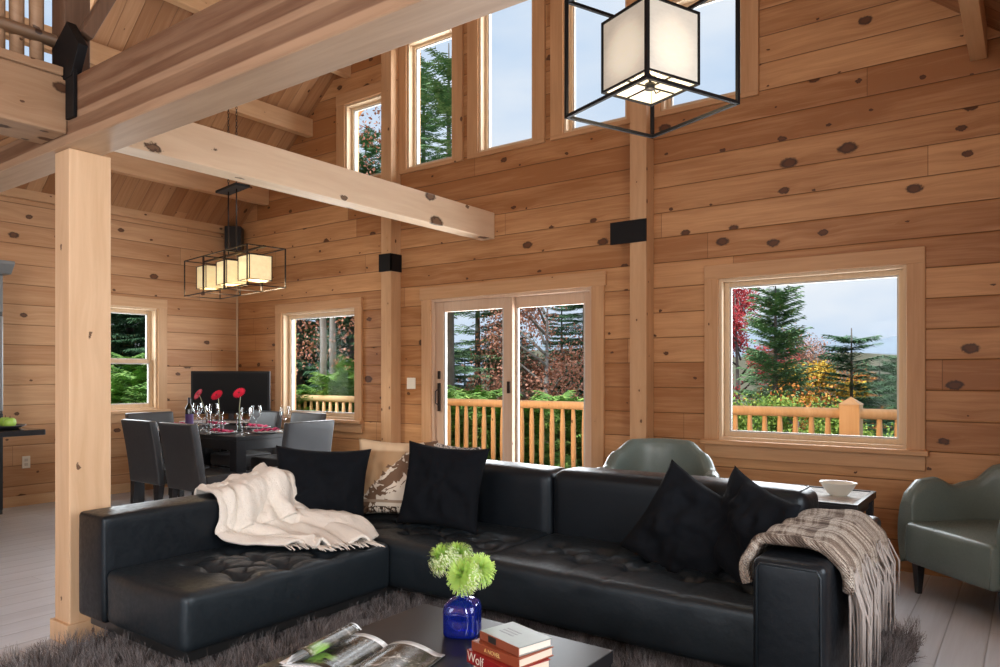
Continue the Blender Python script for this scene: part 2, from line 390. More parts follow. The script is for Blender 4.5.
def P3(axis):
    return (lambda a, z, c: (a, c, z)) if axis == 'x' else (lambda a, z, c: (-c, a, z))
def window(name, axis, hole, cas=.10, sill=True, kind='fixed', base=GY, sash=.045, label=None, castop=True, lip=.0):
    """axis x: gable wall, room side is -y. axis y: left wall (room side is +x)."""
    a0, a1, z0, z1 = hole
    Q = (lambda a, z, c: (a, base+c, z)) if axis == 'x' else (lambda a, z, c: (base-c, a, z))
    def bx(m, A0, A1, Z0, Z1, C0, C1):
        p = Q(A0, Z0, C0); q = Q(A1, Z1, C1)
        m.box(min(p[0],q[0]), max(p[0],q[0]), min(p[1],q[1]), max(p[1],q[1]), min(p[2],q[2]), max(p[2],q[2]))
    zm = M['trim_z'] if axis == 'x' else M['trim_zy']; xm = M['trim_x'] if axis == 'x' else M['trim_y']
    # frame (jamb liner) is the window itself
    m = MB(); t = .03
    bx(m, a0, a0+t, z0, z1, -.005, .16); bx(m, a1-t, a1, z0, z1, -.005, .16)
    bx(m, a0+t, a1-t, z0, z0+t, -.005, .16); bx(m, a0+t, a1-t, z1-t, z1, -.005, .16)
    w = struct(m.build(name, M['jamb']))
    # casings
    c = MB(); bx(c, a0-cas, a0+.008, z0-.0, z1, -.028, 0); c.build('side_casing', zm, w, bevel=.004)
    c = MB(); bx(c, a1-.008, a1+cas, z0-.0, z1, -.028, 0); c.build('side_casing', zm, w, bevel=.004)
    c = MB(); bx(c, a0-cas-lip, a1+cas+lip, z1-.008, z1+cas, -.032, 0); c.build('head_casing', xm, w, bevel=.004)
    if sill:
        c = MB(); bx(c, a0-cas-.02, a1+cas+.02, z0-.028, z0+.008, -.065, 0); c.build('window_sill', xm, w, bevel=.006)
        c = MB(); bx(c, a0-cas, a1+cas, z0-.028-cas, z0-.028, -.024, 0); c.build('apron', xm, w, bevel=.004)
    else:
        c = MB(); bx(c, a0-cas, a1+cas, z0-.03, z0+.008, -.03, 0); c.build('window_sill', xm, w, bevel=.004)
    # sash
    def sashrect(A0, A1, Z0, Z1, c0, c1, name='sash', mat=None, wd=sash):
        s = MB(); bx(s, A0, A0+wd, Z0, Z1, c0, c1); bx(s, A1-wd, A1, Z0, Z1, c0, c1)
        bx(s, A0+wd, A1-wd, Z0, Z0+wd, c0, c1); bx(s, A0+wd, A1-wd, Z1-wd, Z1, c0, c1)
        so = s.build(name, M['jamb'], w, bevel=.003)
        v = MB(); e = .012   # pale glazing bead
        for (p0,p1,q0,q1) in ((A0+wd,A0+wd+e,Z0+wd,Z1-wd),(A1-wd-e,A1-wd,Z0+wd,Z1-wd),(A0+wd+e,A1-wd-e,Z0+wd,Z0+wd+e),(A0+wd+e,A1-wd-e,Z1-wd-e,Z1-wd)):
            bx(v, p0, p1, q0, q1, (c0+c1)/2-.012, (c0+c1)/2+.012)
        v.build('glazing_bead', M['vinyl'], so)
        g = MB(); cm = (c0+c1)/2
        g.add([Q(A0+wd,Z0+wd,cm),Q(A1-wd,Z0+wd,cm),Q(A1-wd,Z1-wd,cm),Q(A0+wd,Z1-wd,cm)], [(0,1,2,3)]); g.build('pane', M['pane'], so)
    if kind == 'fixed': sashrect(a0+t, a1-t, z0+t, z1-t, .06, .11)
    else:
        zmid = (z0+z1)/2 - .03
        sashrect(a0+t, a1-t, z0+t, zmid+.02, .05, .085, 'lower_sash'); sashrect(a0+t, a1-t, zmid-.02, z1-t, .09, .125, 'upper_sash')
    return w
M['trim_y'] = wood('pine_trim_y', 1, 2, (.66,.43,.25), (.50,.29,.145), knots=(1.6, 5), kr=.014, kprob=.35, seed=1.0)
M['trim_zy'] = wood('pine_trim_zy', 2, 1, (.66,.43,.25), (.50,.29,.145), knots=(1.6, 5), kr=.014, kprob=.35, seed=2.0)
M['jamb'] = wood('pale_window_jamb', 2, 0, (.68,.52,.35), (.55,.39,.24), knots=(1.6, 5), kr=.01, kprob=.2, seed=2.0)
for i, h in enumerate(UP): window('window_%d' % (i+1), 'x', h, cas=.12, sill=False, sash=.028)
window('window_6', 'x', WL, sash=.04); window('window_7', 'x', WR, sash=.035)
window('window_8', 'y', SW, kind='hung', base=LX, sash=.04)
# unseen windows added behind the viewpoint to let in fill light
for i, h in enumerate(BW):
    w = MB(); a0,a1,z0,z1 = h
    for A0,A1,Z0,Z1 in ((a0,a0+.06,z0,z1),(a1-.06,a1,z0,z1),(a0+.06,a1-.06,z0,z0+.06),(a0+.06,a1-.06,z1-.06,z1),((a0+a1)/2-.03,(a0+a1)/2+.03,z0+.06,z1-.06)):
        w.box(A0,A1,BY-.14,BY-.06,Z0,Z1)
    struct(w.build('window_%d' % (11+i), M['trim_z']))
# sliding patio door
a0,a1,z0,z1 = DOOR
m = MB(); m.box(a0,a0+.035,GY-.005,GY+.18,0,z1).box(a1-.035,a1,GY-.005,GY+.18,0,z1).box(a0+.035,a1-.035,GY-.005,GY+.18,z1-.035,z1).box(a0+.035,a1-.035,GY-.005,GY+.18,0,.03)
door = struct(m.build('door_1', M['doorwood']))
c = MB(); c.box(a0-.11,a0+.008,GY-.028,GY,0,z1); c.build('side_casing', M['trim_z'], door, bevel=.004)
c = MB(); c.box(a1-.008,a1+.11,GY-.028,GY,0,z1); c.build('side_casing', M['trim_z'], door, bevel=.004)
c = MB(); c.box(a0-.13,a1+.13,GY-.034,GY,z1-.008,z1+.115); c.build('head_casing', M['trim_x'], door, bevel=.004)
mid = (a0+a1)/2
for (A0,A1,C0) in ((a0+.035,mid+.05,GY+.03),(mid-.05,a1-.035,GY+.09)):
    s = MB(); wd = .10
    s.box(A0,A0+wd,C0,C0+.045,.03,z1-.035).box(A1-wd,A1,C0,C0+.045,.03,z1-.035).box(A0+wd,A1-wd,C0,C0+.045,.03,.2).box(A0+wd,A1-wd,C0,C0+.045,z1-.135,z1-.035)
    so = s.build('sliding_panel', M['doorwood'], door, bevel=.004)
    v = MB()
    for X in (A0+wd, A1-wd-.018): v.box(X,X+.018,C0+.008,C0+.036,.2,z1-.135)
    v.build('glazing_bead', M['vinyl'], so)
    g = MB(); g.add([(A0+wd,C0+.022,.2),(A1-wd,C0+.022,.2),(A1-wd,C0+.022,z1-.135),(A0+wd,C0+.022,z1-.135)],[(0,1,2,3)]); g.build('pane', M['pane'], so)
    h = MB()
    hx = A0+.05 if A0 < mid-.2 else None
    if hx:
        h.box(hx-.014,hx+.014,GY+.01,GY+.03,.94,1.22); h.tube([(hx,GY+.01,1.0),(hx,GY-.03,1.02),(hx,GY-.03,1.14),(hx,GY+.01,1.16)],.008)
        h.box(hx-.012,hx+.012,GY+.01,GY+.03,1.26,1.34)
        h.build('door_handle', M['bronze'], door, bevel=.003)
h = MB(); h.box(mid+.0,mid+.03,GY+.012,GY+.03,1.13,1.24); h.build('latch', M['bronze'], door, bevel=.003)

# baseboards
struct(MB().box(LX, LX+.02, -4, GY, 0, .10).build('baseboard_left', M['trim_y']))
struct(MB().box(-7.9, a0-.13, GY-.02, GY, 0, .10).build('baseboard_front', M['trim_x']))
struct(MB().box(a1+.13, RX, GY-.02, GY, 0, .10).build('baseboard_front_side', M['trim_x']))
struct(MB().tube([(LX+.012,GY-.012,0),(LX+.012,GY-.012,3.05)], .013, 8).build('trim_1', M['jamb']))
struct(MB().box(LX, LX+.05, -4, GY, 3.05, 3.22).build('trim_2', M['purlin']))

# ------------------------------------------------------------ timber frame
PG = 'pine posts fixed to the gable wall'
for x, lab in ((RIDGE-1.41, 'tall pine post on the gable wall left of the sliding door'), (RIDGE+1.40, 'tall pine post on the gable wall right of the sliding door')):
    t = MB().box(x-.072, x+.072, GY-.145, GY, 0, zc(x-.08 if x < RIDGE else x+.08)-.03).build('timber_post', M['post_wall'], bevel=.006)
    tag(t, lab, 'post', PG)
BG = 'black steel plates on the gable wall posts'
b = MB(); x = RIDGE+1.40; b.box(x-.24, x+.078, GY-.160, GY-.146, 2.36, 2.54)
tag(b.build('steel_bracket', M['black'], bevel=.002), 'wide flat black steel plate on the post right of the sliding door', 'bracket', BG)
b = MB(); x = RIDGE-1.41; b.box(x-.085, x+.085, GY-.165, GY-.146, 2.36, 2.54); b.box(x+.073, x+.085, GY-.165, GY, 2.36, 2.54)
tag(b.build('steel_bracket', M['black'], bevel=.002), 'smaller black steel plate wrapping the post left of the sliding door', 'bracket', BG)
# free-standing post with its base trim
post = thing('timber_post', 'free-standing square pine post at the left beside the black sofa', 'post', (-3.83, 1.71, 0))
MB().box(-.072,.085,-.095,.103,0,2.394).build('shaft', M['post'], post, bevel=.006)
MB().box(-.088,.100,-.111,.118,0,.10).build('base_trim', M['post'], post, bevel=.003)
# large laminated cross beam
bm_ = MB().box(LX, RX, 1.585, 1.775, 2.394, 2.70).build('timber_beam', [M['glulam'], M['beam_under']], bevel=.006)
bm_.data.polygons[0].material_index = 1
tag(bm_, 'huge weathered laminated beam crossing the upper left over the post', 'beam')
b2 = MB().box(-4.24, -4.08, 1.775, GY, 2.575, 2.82).build('timber_beam', M['beam_y'], bevel=.005)
tag(b2, 'pale smooth beam running from the large beam to the gable wall', 'beam')
# purlins under the roof
px = [-7.53,-6.72,-6.08,-5.36,-4.65]
names = ['lowest ceiling purlin over the dining area, just above the left wall', 'second ceiling purlin up from the left wall', 'third ceiling purlin up from the left wall, over the smallest window', 'fourth ceiling purlin from the left wall', 'ceiling purlin nearest the ridge on the left slope']
for x, l in zip(px, names):
    h = .2
    o = MB().box(x-.045, x+.045, BY, GY, zc(x-.045)-h, zc(x-.045)+.0).build('ceiling_purlin', M['purlin'], bevel=.004)
    tag(o, l, 'purlin', 'ceiling purlins')
for x in (-.28,):
    o = MB().box(x-.045, x+.045, BY, GY, zc(x+.045)-.2, zc(x+.045)).build('ceiling_purlin', M['purlin'], bevel=.004)
    tag(o, 'ceiling purlin at the top right corner, right of the big lantern' if x == -.28 else 'ceiling purlin on the right slope', 'purlin', 'ceiling purlins')
o = MB().box(RIDGE-.07, RIDGE+.07, BY, GY, zc(RIDGE)-.4, zc(RIDGE)-.03).build('ridge_beam', M['purlin']); tag(o, 'ridge beam at the peak of the roof', 'beam')
# loft: edge joist, deck, guard rail, posts, steel connector, brace
lf = MB().box(LX, -3.97, BY, 1.583, 2.52, 2.70).build('loft_floor', M['ceil']); struct(lf)
j = thing('loft_joist', 'pale knotty pine edge timber of the loft at the upper left, with a cap board', 'beam')
MB().box(-3.965, -3.69, BY, 1.583, 2.44, 2.705).build('joist', M['joist'], j, bevel=.008)
MB().box(-3.965, -3.675, BY, 1.56, 2.705, 2.745).build('cap_board', M['joist'], j, bevel=.004)
lp = MB().box(-3.90,-3.76,1.60,1.72,2.70,6.1).build('loft_post', M['darkpost'], bevel=.005)
tag(lp, 'dark upright timber post at the end of the loft rail', 'post')
r = thing('loft_railing', 'rustic log loft railing of upright poles at the top left corner', 'railing')
MB().tube([(-3.79,1.57,2.90),(-3.79,.4,2.90),(-3.79,-3,2.90)], .030, 10).build('lower_rail', M['joist'], r)
MB().tube([(-3.76,1.55,3.65),(-3.76,.4,3.65),(-3.76,-4,3.65)], .045, 10).build('top_rail', M['purlin'], r)
y = 1.50; k = 0
while y > -1.6:
    q = rnd.uniform(-.012,.012)
    MB().tube([(-3.81+q,y,2.745),(-3.815,y+q*.3,3.1),(-3.81,y,3.62)], [.030,.032,.030], 9).build('baluster', M['joist'], r); y -= .082; k += 1
c = thing('steel_connector', 'black bolted steel connector where the loft joist meets the large beam', 'bracket', (-3.64, 1.575, 0))
MB().box(-.035,.05,-.008,.008,2.50,2.74).build('strap', M['black'], c, bevel=.002)
MB().prism([(-.14,2.69),(.03,2.69),(.11,2.82),(-.01,2.955),(-.17,2.86)], -.012, .03, 'y').build('gusset_plate', M['black'], c, bevel=.002)
for (x,z) in ((.01,2.53),(.01,2.67),(-.08,2.76),(-.03,2.86),(.05,2.82)): MB().lathe([(.0001,-.012),(.012,-.012),(.014,0)], (x,-.008,z), 6, Matrix.Rotation(PI/2,3,'X')).build('bolt', M['black'], c)
br = MB().bar((-3.62,1.63,2.90),(-3.62,2.35,4.42),.06,.055,(0,1,0)).build('timber_brace', M['darkpost'], bevel=.004)
tag(br, 'dark slanting timber brace rising from the black steel connector', 'brace')

# wall fittings
o = thing('light_switch', 'ivory double light switch on the wall left of the sliding door', 'switch', (-5.14, GY, 1.215))
MB().box(-.058,.058,-.008,0,-.057,.057).build('plate', M['white_pl'], o, bevel=.003)
for k in (-.025,.025): MB().box(k-.016,k+.016,-.012,-.008,-.033,.033).build('rocker', M['white_pl'], o, bevel=.002)
o = thing('wall_outlet', 'ivory electrical outlet low on the log wall left of the post', 'outlet', (LX, 3.10, .43))
MB().box(0,.008,-.037,.037,-.06,.06).build('plate', M['white_pl'], o, bevel=.003)
for k in (-.022,.022): MB().box(.008,.011,-.016,.016,k-.014,k+.014).build('socket', simple('outlet_face', (.55,.50,.42), .4), o, bevel=.002)
# ------------------------------------------------------------ furniture materials
def leather(name, col, rough=.38, cre=.12, sc=45, sp=.36):
    N = NT(name); co, _ = N.coords()
    f = N.noise(co, 3.5, 4, .6); f2 = N.noise(co, sc, 4, .6)
    c = N.mix(f, tuple(x*.8 for x in col), tuple(x*1.25 for x in col))
    N.bump(N.math('ADD', N.math('MULTIPLY', N.noise(co, 7, 3, .6), 1.3), N.math('MULTIPLY', f2, .4)), cre, .012)
    return N.set(col=c, rough=N.sstep(f2, .3, .7, rough-.05, rough+.07), spec=sp)
M['leather'] = leather('black_leather', (.006,.008,.011), .38)
M['leather_seat'] = leather('black_leather_seat', (.010,.0145,.019), .42, .16, sp=.55)
for k_ in ('leather','leather_seat'): M[k_].node_tree.nodes['Principled BSDF'].inputs['Specular Tint'].default_value = (.78,.90,1,1)
M['sage'] = leather('sage_green_leather', (.14,.18,.167), .29, .05, 320)
M['chairvinyl'] = leather('charcoal_vinyl', (.052,.055,.060), .33, .05)
M['lacquer'] = simple('black_lacquered_wood', (.022,.022,.025), .32, spec=.5)
M['espresso'] = simple('espresso_wood', (.012,.0125,.015), .33, var=.2, vs=20, spec=.4)
M['chrome'] = simple('brushed_steel', (.45,.46,.47), .28, 1)
M['darksteel'] = simple('dark_steel', (.10,.105,.11), .35, .9)
def fabric(name, col, var=.25, rough=.9, bs=220, bump=.35, sheen=.2, sp=.2):
    N = NT(name); co, _ = N.coords(); f = N.noise(co, 9, 4, .6); f2 = N.noise(co, bs, 2, .5)
    c = N.mix(N.math('ADD', N.math('MULTIPLY', f, .6), N.math('MULTIPLY', f2, .4)), tuple(x*(1-var) for x in col), tuple(min(1,x*(1+var)) for x in col))
    N.bump(N.math('ADD', f2, N.math('MULTIPLY', N.noise(co, 14, 3, .6), 1.2)), bump, .006)
    return N.set(col=c, rough=rough, sheen=sheen, spec=sp)
M['pillow'] = fabric('black_cotton', (.0075,.009,.012), sheen=.01, sp=.06)
M['cream'] = fabric('cream_knit', (.84,.80,.735), .10, bs=150, bump=1.0)

# ------------------------------------------------------------ sectional sofa
sofa = thing('sectional_sofa', 'large black leather sectional sofa with tufted seats and chaise', 'sofa')
SX0, SX1, SX2, SX3 = -3.66, -3.41, -2.20, -.81
def tuft(lst, z, amp=.036, rad=.038, creases=()):
    def fn(q):
        if q.z > z-.05:
            d = 0
            for (x, y) in lst:
                r2 = ((q.x-x)**2+(q.y-y)**2); d += amp*math.exp(-r2/(rad**2)) + amp*.25*math.exp(-r2/((rad*2.6)**2))
            for (ax, c, a0, a1, dp) in creases:
                t = abs(q[ax]-c); oth = q[1-ax]
                if a0 < oth < a1: d += dp*math.exp(-(t/.012)**2)
            for i, (x, y) in enumerate(lst):        # pulled creases between neighbouring buttons
                for (x2, y2) in lst[i+1:]:
                    L = math.hypot(x2-x, y2-y)
                    if L < .42:
                        tt = ((q.x-x)*(x2-x)+(q.y-y)*(y2-y))/L/L
                        if 0 < tt < 1:
                            dd = abs((q.x-x)*(y2-y)-(q.y-y)*(x2-x))/L
                            d += .011*math.exp(-(dd/.009)**2)*(1-.3*math.sin(PI*tt))
            q = q.copy(); q.z -= d*min(1, (q.z-(z-.05))/.05)
            q.z += .003*noise.noise(q*9)
        else:
            q = q.copy(); n = .004*noise.noise(q*7); q.x += n; q.y += n
        return q
    return fn
ZS, ZB = .41, .165
def pieces():
    # plinth and feet
    MB().box(SX0+.03, SX1+.60, 1.66, 3.66, .115, .17).box(SX1+.60, SX3+.22, 2.93, 3.66, .115, .17).build('plinth', M['darksteel'], sofa, bevel=.004)
    for (x, y) in ((-3.56,1.74),(-2.84,1.74),(-3.56,3.6),(-2.3,2.98),(-2.3,3.6),(-.72,2.90),(-.72,3.6)):
        MB().box(x-.022,x+.022,y-.022,y+.022,.045,.125).build('foot', M['chrome'], sofa, bevel=.004)
    # chaise seat
    t = [(SX1+.17+.20*i, 1.93+.24*j) for i in range(3) for j in range(4)]
    t = [(x+(.0 if j % 2 else .0), y) for j, (x, y) in enumerate(t)]
    MB().rbox((SX1-.01,1.625,ZB),(-2.76,2.80,ZS),.035,.016, tuft(t, ZS, creases=[(1,2.16,-9,9,.004)]), puff=.012).build('chaise_seat', M['leather_seat'], sofa)
    # corner seat and main seat
    t = [(-3.1+.27*i, 3.02+.22*j) for i in range(4) for j in range(2)] + [(-2.965+.27*i, 3.13) for i in range(3)]
    MB().rbox((SX1-.01,2.805,ZB),(SX2-.004,3.52,ZS+.004),.035,.016, tuft(t, ZS), puff=.012).build('seat', M['leather_seat'], sofa)
    t = [(-2.02+.27*i, 3.06+.22*j) for i in range(5) for j in range(2)] + [(-1.89+.27*i, 3.17) for i in range(4)]
    MB().rbox((SX2+.004,2.79,ZB),(SX3+.01,3.52,ZS+.004),.035,.016, tuft(t, ZS, creases=[(0,-1.70,-9,9,.007),(0,-1.50,-9,9,.007),(0,-1.15,-9,9,.007)]), puff=.012).build('seat', M['leather_seat'], sofa)
    # low chaise side, tall corner side, back modules, wide right arm
    MB().rbox((SX0,1.615,ZB),(SX1,2.36,.655),.022,.03, puff=.006).build('low_side', M['leather'], sofa)
    MB().rbox((SX0,2.365,ZB),(SX1,3.50,.70),.05,.04, puff=.01).build('side_back', M['leather'], sofa)
    MB().rbox((SX0,3.49,ZB),(SX2-.004,3.76,.755),.06,.03, puff=.012).build('backrest', M['leather'], sofa)
    MB().rbox((SX2+.004,3.49,ZB),(-.83,3.76,.765),.06,.03, puff=.012).build('backrest', M['leather'], sofa)
    MB().rbox((-.815,2.64,ZB-.05),(-.565,3.76,.65),.028,.03, puff=.006).build('arm', M['leather'], sofa)
    # seams
    b = MB(); b.tube([(-.87,3.50,.42),(-.87,3.485,.60),(-.87,3.50,.73),(-.87,3.54,.762),(-.87,3.70,.765)], .004, 6); b.build('piping', M['leather_seat'], sofa)
    b = MB(); 
    b.tube([(-.797,2.638,.14),(-.797,2.638,.61),(-.785,2.638,.632),(-.595,2.638,.632),(-.583,2.638,.61),(-.583,2.638,.14)], .0045, 6); b.build('piping', M['leather_seat'], sofa)
pieces()

# ------------------------------------------------------------ cushions
def cushion(name, w, h, th, mat, parent=None, seed=0, wr=.012, corner=.10):
    m = MB(); n = 30
    def side(sg):
        def fn(a, b):
            u = a*2-1; v = b*2-1
            k = (1-u**4)*(1-v**4)
            x = u*w/2*(1-corner*(1-v*v)); y = v*h/2*(1-corner*(1-u*u))
            t = th/2*(max(0, 1-u*u)*max(0, 1-v*v))**.42
            e = noise.noise(Vector((u*2.3+seed, v*2.3, sg*2)))*wr*2*k + noise.noise(Vector((u*6+seed, v*5, sg*3+4)))*wr*k
            e += math.sin((u*3+v*5)+seed)*wr*.5*k
            return Vector((x, sg*(t+max(-t*.6, e)), y))
        return fn
    m.grid(side(1), n, n); m.grid(side(-1), n, n)
    bmesh.ops.remove_doubles(m.bm, verts=m.bm.verts, dist=1e-5); bmesh.ops.recalc_face_normals(m.bm, faces=m.bm.faces)
    return m.build(name, mat, parent)
def place(o, loc, face, lean=0, roll=0):
    """face: heading (degrees) of the cushion's front in plan, lean back, roll in its own plane"""
    R = Matrix.Rotation(math.radians(face), 4, 'Z') @ Matrix.Rotation(math.radians(lean), 4, 'X') @ Matrix.Rotation(math.radians(roll), 4, 'Y')
    o.matrix_world = Matrix.Translation(loc) @ R
CG = 'black scatter cushions on the sofa'
c1 = cushion('scatter_cushion', .55, .50, .17, M['pillow'], seed=1, wr=.022); tag(c1, 'black cushion leaning beside the cream throw at the sofa corner', 'cushion', CG)
place(c1, (-3.33,2.80,.635), 44, -14, 3)
c3 = cushion('scatter_cushion', .54, .50, .14, M['pillow'], seed=5, wr=.018); tag(c3, 'square black cushion in front of the patterned cushion', 'cushion', CG)
place(c3, (-2.81,3.27,.645), 14, -14, 3)
c4 = cushion('scatter_cushion', .50, .50, .17, M['pillow'], seed=9, wr=.024); tag(c4, 'black cushion tipped on its corner against the sofa back at the right', 'cushion', CG)
place(c4, (-1.32,3.30,.565), 2, -16, 27)
c5 = cushion('scatter_cushion', .47, .47, .17, M['pillow'], seed=12, wr=.02); tag(c5, 'black cushion wedged against the wide right arm beside the plaid throw', 'cushion', CG)
place(c5, (-1.02,3.26,.60), -34, -12, 14)
# beige cushion with a brown scroll print
N = NT('scroll_print_cotton'); co, o = N.coords(); X, Z = o[0], o[2]
w1 = N.noise(N.xyz(X, Z, 0.0), 13, 1, .5, 2.6)
d = N.math('SUBTRACT', Z, N.math('ADD', N.math('MULTIPLY', X, 1.05), .0))
band = N.sstep(N.math('ABSOLUTE', N.math('ADD', d, N.math('MULTIPLY', N.math('SUBTRACT', w1, .5), .26))), .060, .054)
tanarea = N.sstep(N.math('ADD', d, N.math('MULTIPLY', N.math('SUBTRACT', w1, .5), .05)), .075, .082)
stripe = N.math('MULTIPLY', N.sstep(N.math('ABSOLUTE', N.math('ADD', Z, .145)), .010, .007), 1.0)
w2 = N.noise(N.xyz(X, Z, 3.0), 26, 1, .5, 2.5)
low = N.math('MULTIPLY', N.sstep(N.math('ABSOLUTE', N.math('ADD', Z, .195)), .022, .018), N.sstep(w2, .50, .53))
col = N.mix(tanarea, (.66,.58,.48), (.42,.27,.15))
col = N.mix(N.math('MULTIPLY', tanarea, N.sstep(Z, .15, .17)), col, (.66,.50,.33))
col = N.mix(band, col, (.16,.095,.06)); col = N.mix(stripe, col, (.33,.24,.17)); col = N.mix(low, col, (.05,.03,.02))
N.bump(N.noise(co, 200, 2), .3, .003); N.set(col=col, rough=.9, spec=.15); M['print'] = N.m
c2 = cushion('scatter_cushion', .50, .48, .15, M['print'], seed=3); tag(c2, 'beige cushion with brown scroll print between two black cushions', 'cushion')
place(c2, (-3.18,3.26,.665), 34, -12, 2)
N = NT('leaf_print_cotton'); co, o = N.coords(); w1 = N.noise(co, 34, 1, .5, 2.0)
N.set(col=N.mix(N.sstep(w1, .5, .53), (.62,.60,.56), (.05,.05,.05)), rough=.9); M['leafprint'] = N.m
c6 = cushion('scatter_cushion', .36, .36, .10, M['leafprint'], seed=4); tag(c6, 'black and white print cushion peeping over the square black cushion', 'cushion')
place(c6, (-2.86,3.43,.70), 6, -8, 3)

# ------------------------------------------------------------ throws
def catmull(P, t):
    n = len(P)-1; x = t*n; i = min(int(x), n-1); f = x-i
    p = [Vector(P[max(0, min(n, i+k))]) for k in (-1, 0, 1, 2)]
    return .5*((2*p[1]) + (-p[0]+p[2])*f + (2*p[0]-5*p[1]+4*p[2]-p[3])*f*f + (-p[0]+3*p[1]-3*p[2]+p[3])*f**3)
A0 = [(-3.68,2.22,.60),(-3.66,2.22,.662),(-3.56,2.20,.675),(-3.43,2.19,.672),(-3.395,2.19,.57),(-3.385,2.16,.47),(-3.25,2.20,.435),(-3.03,2.32,.43)]
A1 = [(-3.72,2.64,.56),(-3.69,2.68,.66),(-3.55,2.68,.735),(-3.42,2.70,.715),(-3.36,2.72,.60),(-3.28,2.76,.52),(-3.10,2.76,.47),(-2.72,2.62,.43)]
def throwfn(s, t):
    a = catmull(A0, s); b = catmull(A1, s); p = a.lerp(b, t)
    mid = math.sin(PI*t)
    amp = (.034 if s > .3 else .022)
    f = math.sin(t*PI*5.4 + 1.5*math.sin(s*3.3) + 2.2*noise.noise(Vector((s*2.2,t*2.2,7))) + .6) * amp*1.35 * (.35+.65*mid)
    if s < .5: p.z += .02*min(1,t*3.5)*(1-s/.5)
    f += noise.noise(Vector((s*4.5, t*7, 1.3)))*.055*(.3+mid)
    f += .05*mid*math.exp(-((s-.50)/.18)**2) + .014*noise.noise(Vector((s*13, t*15, 5.3))) + .010*abs(noise.noise(Vector((s*9+2, t*22, 2))))
    nrm = Vector((0,0,1)) if s > .72 or s < .3 else Vector((.75,-.25,.6))
    p = p + nrm*abs(f)*1.0
    if s > .66: p.z = max(p.z, .432); 
    if s > .7: p.y += .05*math.sin(t*9)*(s-.7)/.3
    return p
th = thing('throw_blanket', 'rumpled cream knitted throw over the sofa side and chaise', 'throw')
MB().grid(throwfn, 90, 70).build('blanket', M['cream'], th, solid=.014, sub=0)
# loose fold lying on the seat behind
def fold2(s, t):
    a = catmull([(-3.36,2.70,.50),(-3.15,2.78,.53),(-2.98,2.82,.50),(-2.86,2.80,.43)], s); b = catmull([(-3.30,2.58,.50),(-3.1,2.60,.46),(-2.95,2.62,.44),(-2.78,2.62,.43)], s)
    p = a.lerp(b, t); p.z += .05*math.sin(PI*t)*(1-s)+.01*noise.noise(Vector((s*9,t*9,0))); return p
MB().grid(fold2, 24, 16).build('fold', M['cream'], th, solid=.014)
fr = MB(); r2 = random.Random(3)
for i in range(56):
    t = i/55; p = throwfn(1.0, t); p.z = .436
    d = Vector((.07+.02*r2.random(), -.045+.05*r2.random(), 0)); q = p + d; 
    fr.tube([p-d*.2+Vector((0,0,.01)), p+d*.4+Vector((0,0,.005)), q], [.0035,.003,.0015], 5)
fr.build('fringe', M['cream'], th)['kind'] = 'stuff'

# plaid throw on the right arm
N = NT('plaid_weave'); co, o = N.coords(); u, v = o[0], o[1]
a = N.math('SINE', N.math('MULTIPLY', N.math('ADD', u, o[2]), 560)); b = N.math('SINE', N.math('MULTIPLY', v, 520))
band = N.noise(N.xyz(0.0, v, 0.0), 22, 3, .7); band2 = N.noise(N.xyz(N.math('ADD', u, o[2]), 0.0, 4.0), 20, 3, .7)
f = N.math('ADD', N.math('MULTIPLY', N.sstep(N.math('MULTIPLY', a, b), -.6, .6), .16), N.math('ADD', N.math('MULTIPLY', N.sstep(band, .42, .56), .42), N.math('MULTIPLY', N.sstep(band2, .42, .56), .42)))
spk = N.sstep(N.noise(co, 190, 2, .7), .48, .56)
c = N.ramp(f, [(0,(.06,.045,.038)),(.3,(.20,.15,.12)),(.55,(.47,.41,.35)),(1,(.74,.69,.62))])
N.set(col=N.mix(N.math('MULTIPLY', spk, .5), c, (.10,.075,.065)), rough=.9, spec=.1); N.bump(N.math('MULTIPLY', a, b), .8, .006); M['plaid'] = N.m
M['fringe'] = fabric('taupe_yarn', (.34,.31,.295), .45, bs=60)
pl = thing('throw_blanket', 'fringed brown and grey plaid throw over the right sofa arm', 'throw')
PA = [(-.845,2.74,.53),(-.85,2.74,.60),(-.825,2.75,.668),(-.77,2.76,.678),(-.68,2.76,.676),(-.60,2.77,.668),(-.55,2.78,.62),(-.54,2.80,.54)]
PB = [(-.845,3.30,.55),(-.85,3.32,.62),(-.825,3.36,.668),(-.77,3.40,.675),(-.68,3.46,.675),(-.60,3.48,.668),(-.55,3.50,.62),(-.535,3.50,.54)]
def plf(off, k):
    def fn(s, t):
        p = catmull(PA, s).lerp(catmull(PB, s), t)
        n = Vector((-1,0,0)) if s < .18 else (Vector((0,0,1)) if s < .8 else Vector((1,0,0)))
        w = .008*math.sin(t*16+s*3+k)+.008*noise.noise(Vector((s*6,t*6,k)))
        return p + n*(off+w)
    return fn
MB().grid(plf(.006, 0), 60, 30).build('blanket', M['plaid'], pl, solid=.014)
MB().grid(plf(.026, 2), 60, 30).build('folded_layer', M['plaid'], pl, solid=.014)
MB().tube([plf(.014,0)(i/30, -.01) for i in range(31)], .021, 8).build('folded_edge', M['plaid'], pl)
fr = MB()
for i in range(300):
    t = r2.random(); lay = r2.random()
    p = plf(.012+.025*lay, 0)(.86+.12*r2.random(), t)
    L = .27-.10*t+.11*r2.random()+.03*math.sin(t*8); out = .035*r2.random()+.004
    q = Vector((p.x+out+.005, p.y+r2.uniform(-.03,.03), max(.08, p.z-L)))
    m_ = p.lerp(q, .5)+Vector((out*.6, r2.uniform(-.008,.008), .03))
    fr.tube([p, m_, q], [.0042,.0045,.0025], 5)
fr.build('fringe', M['fringe'], pl)['kind'] = 'stuff'

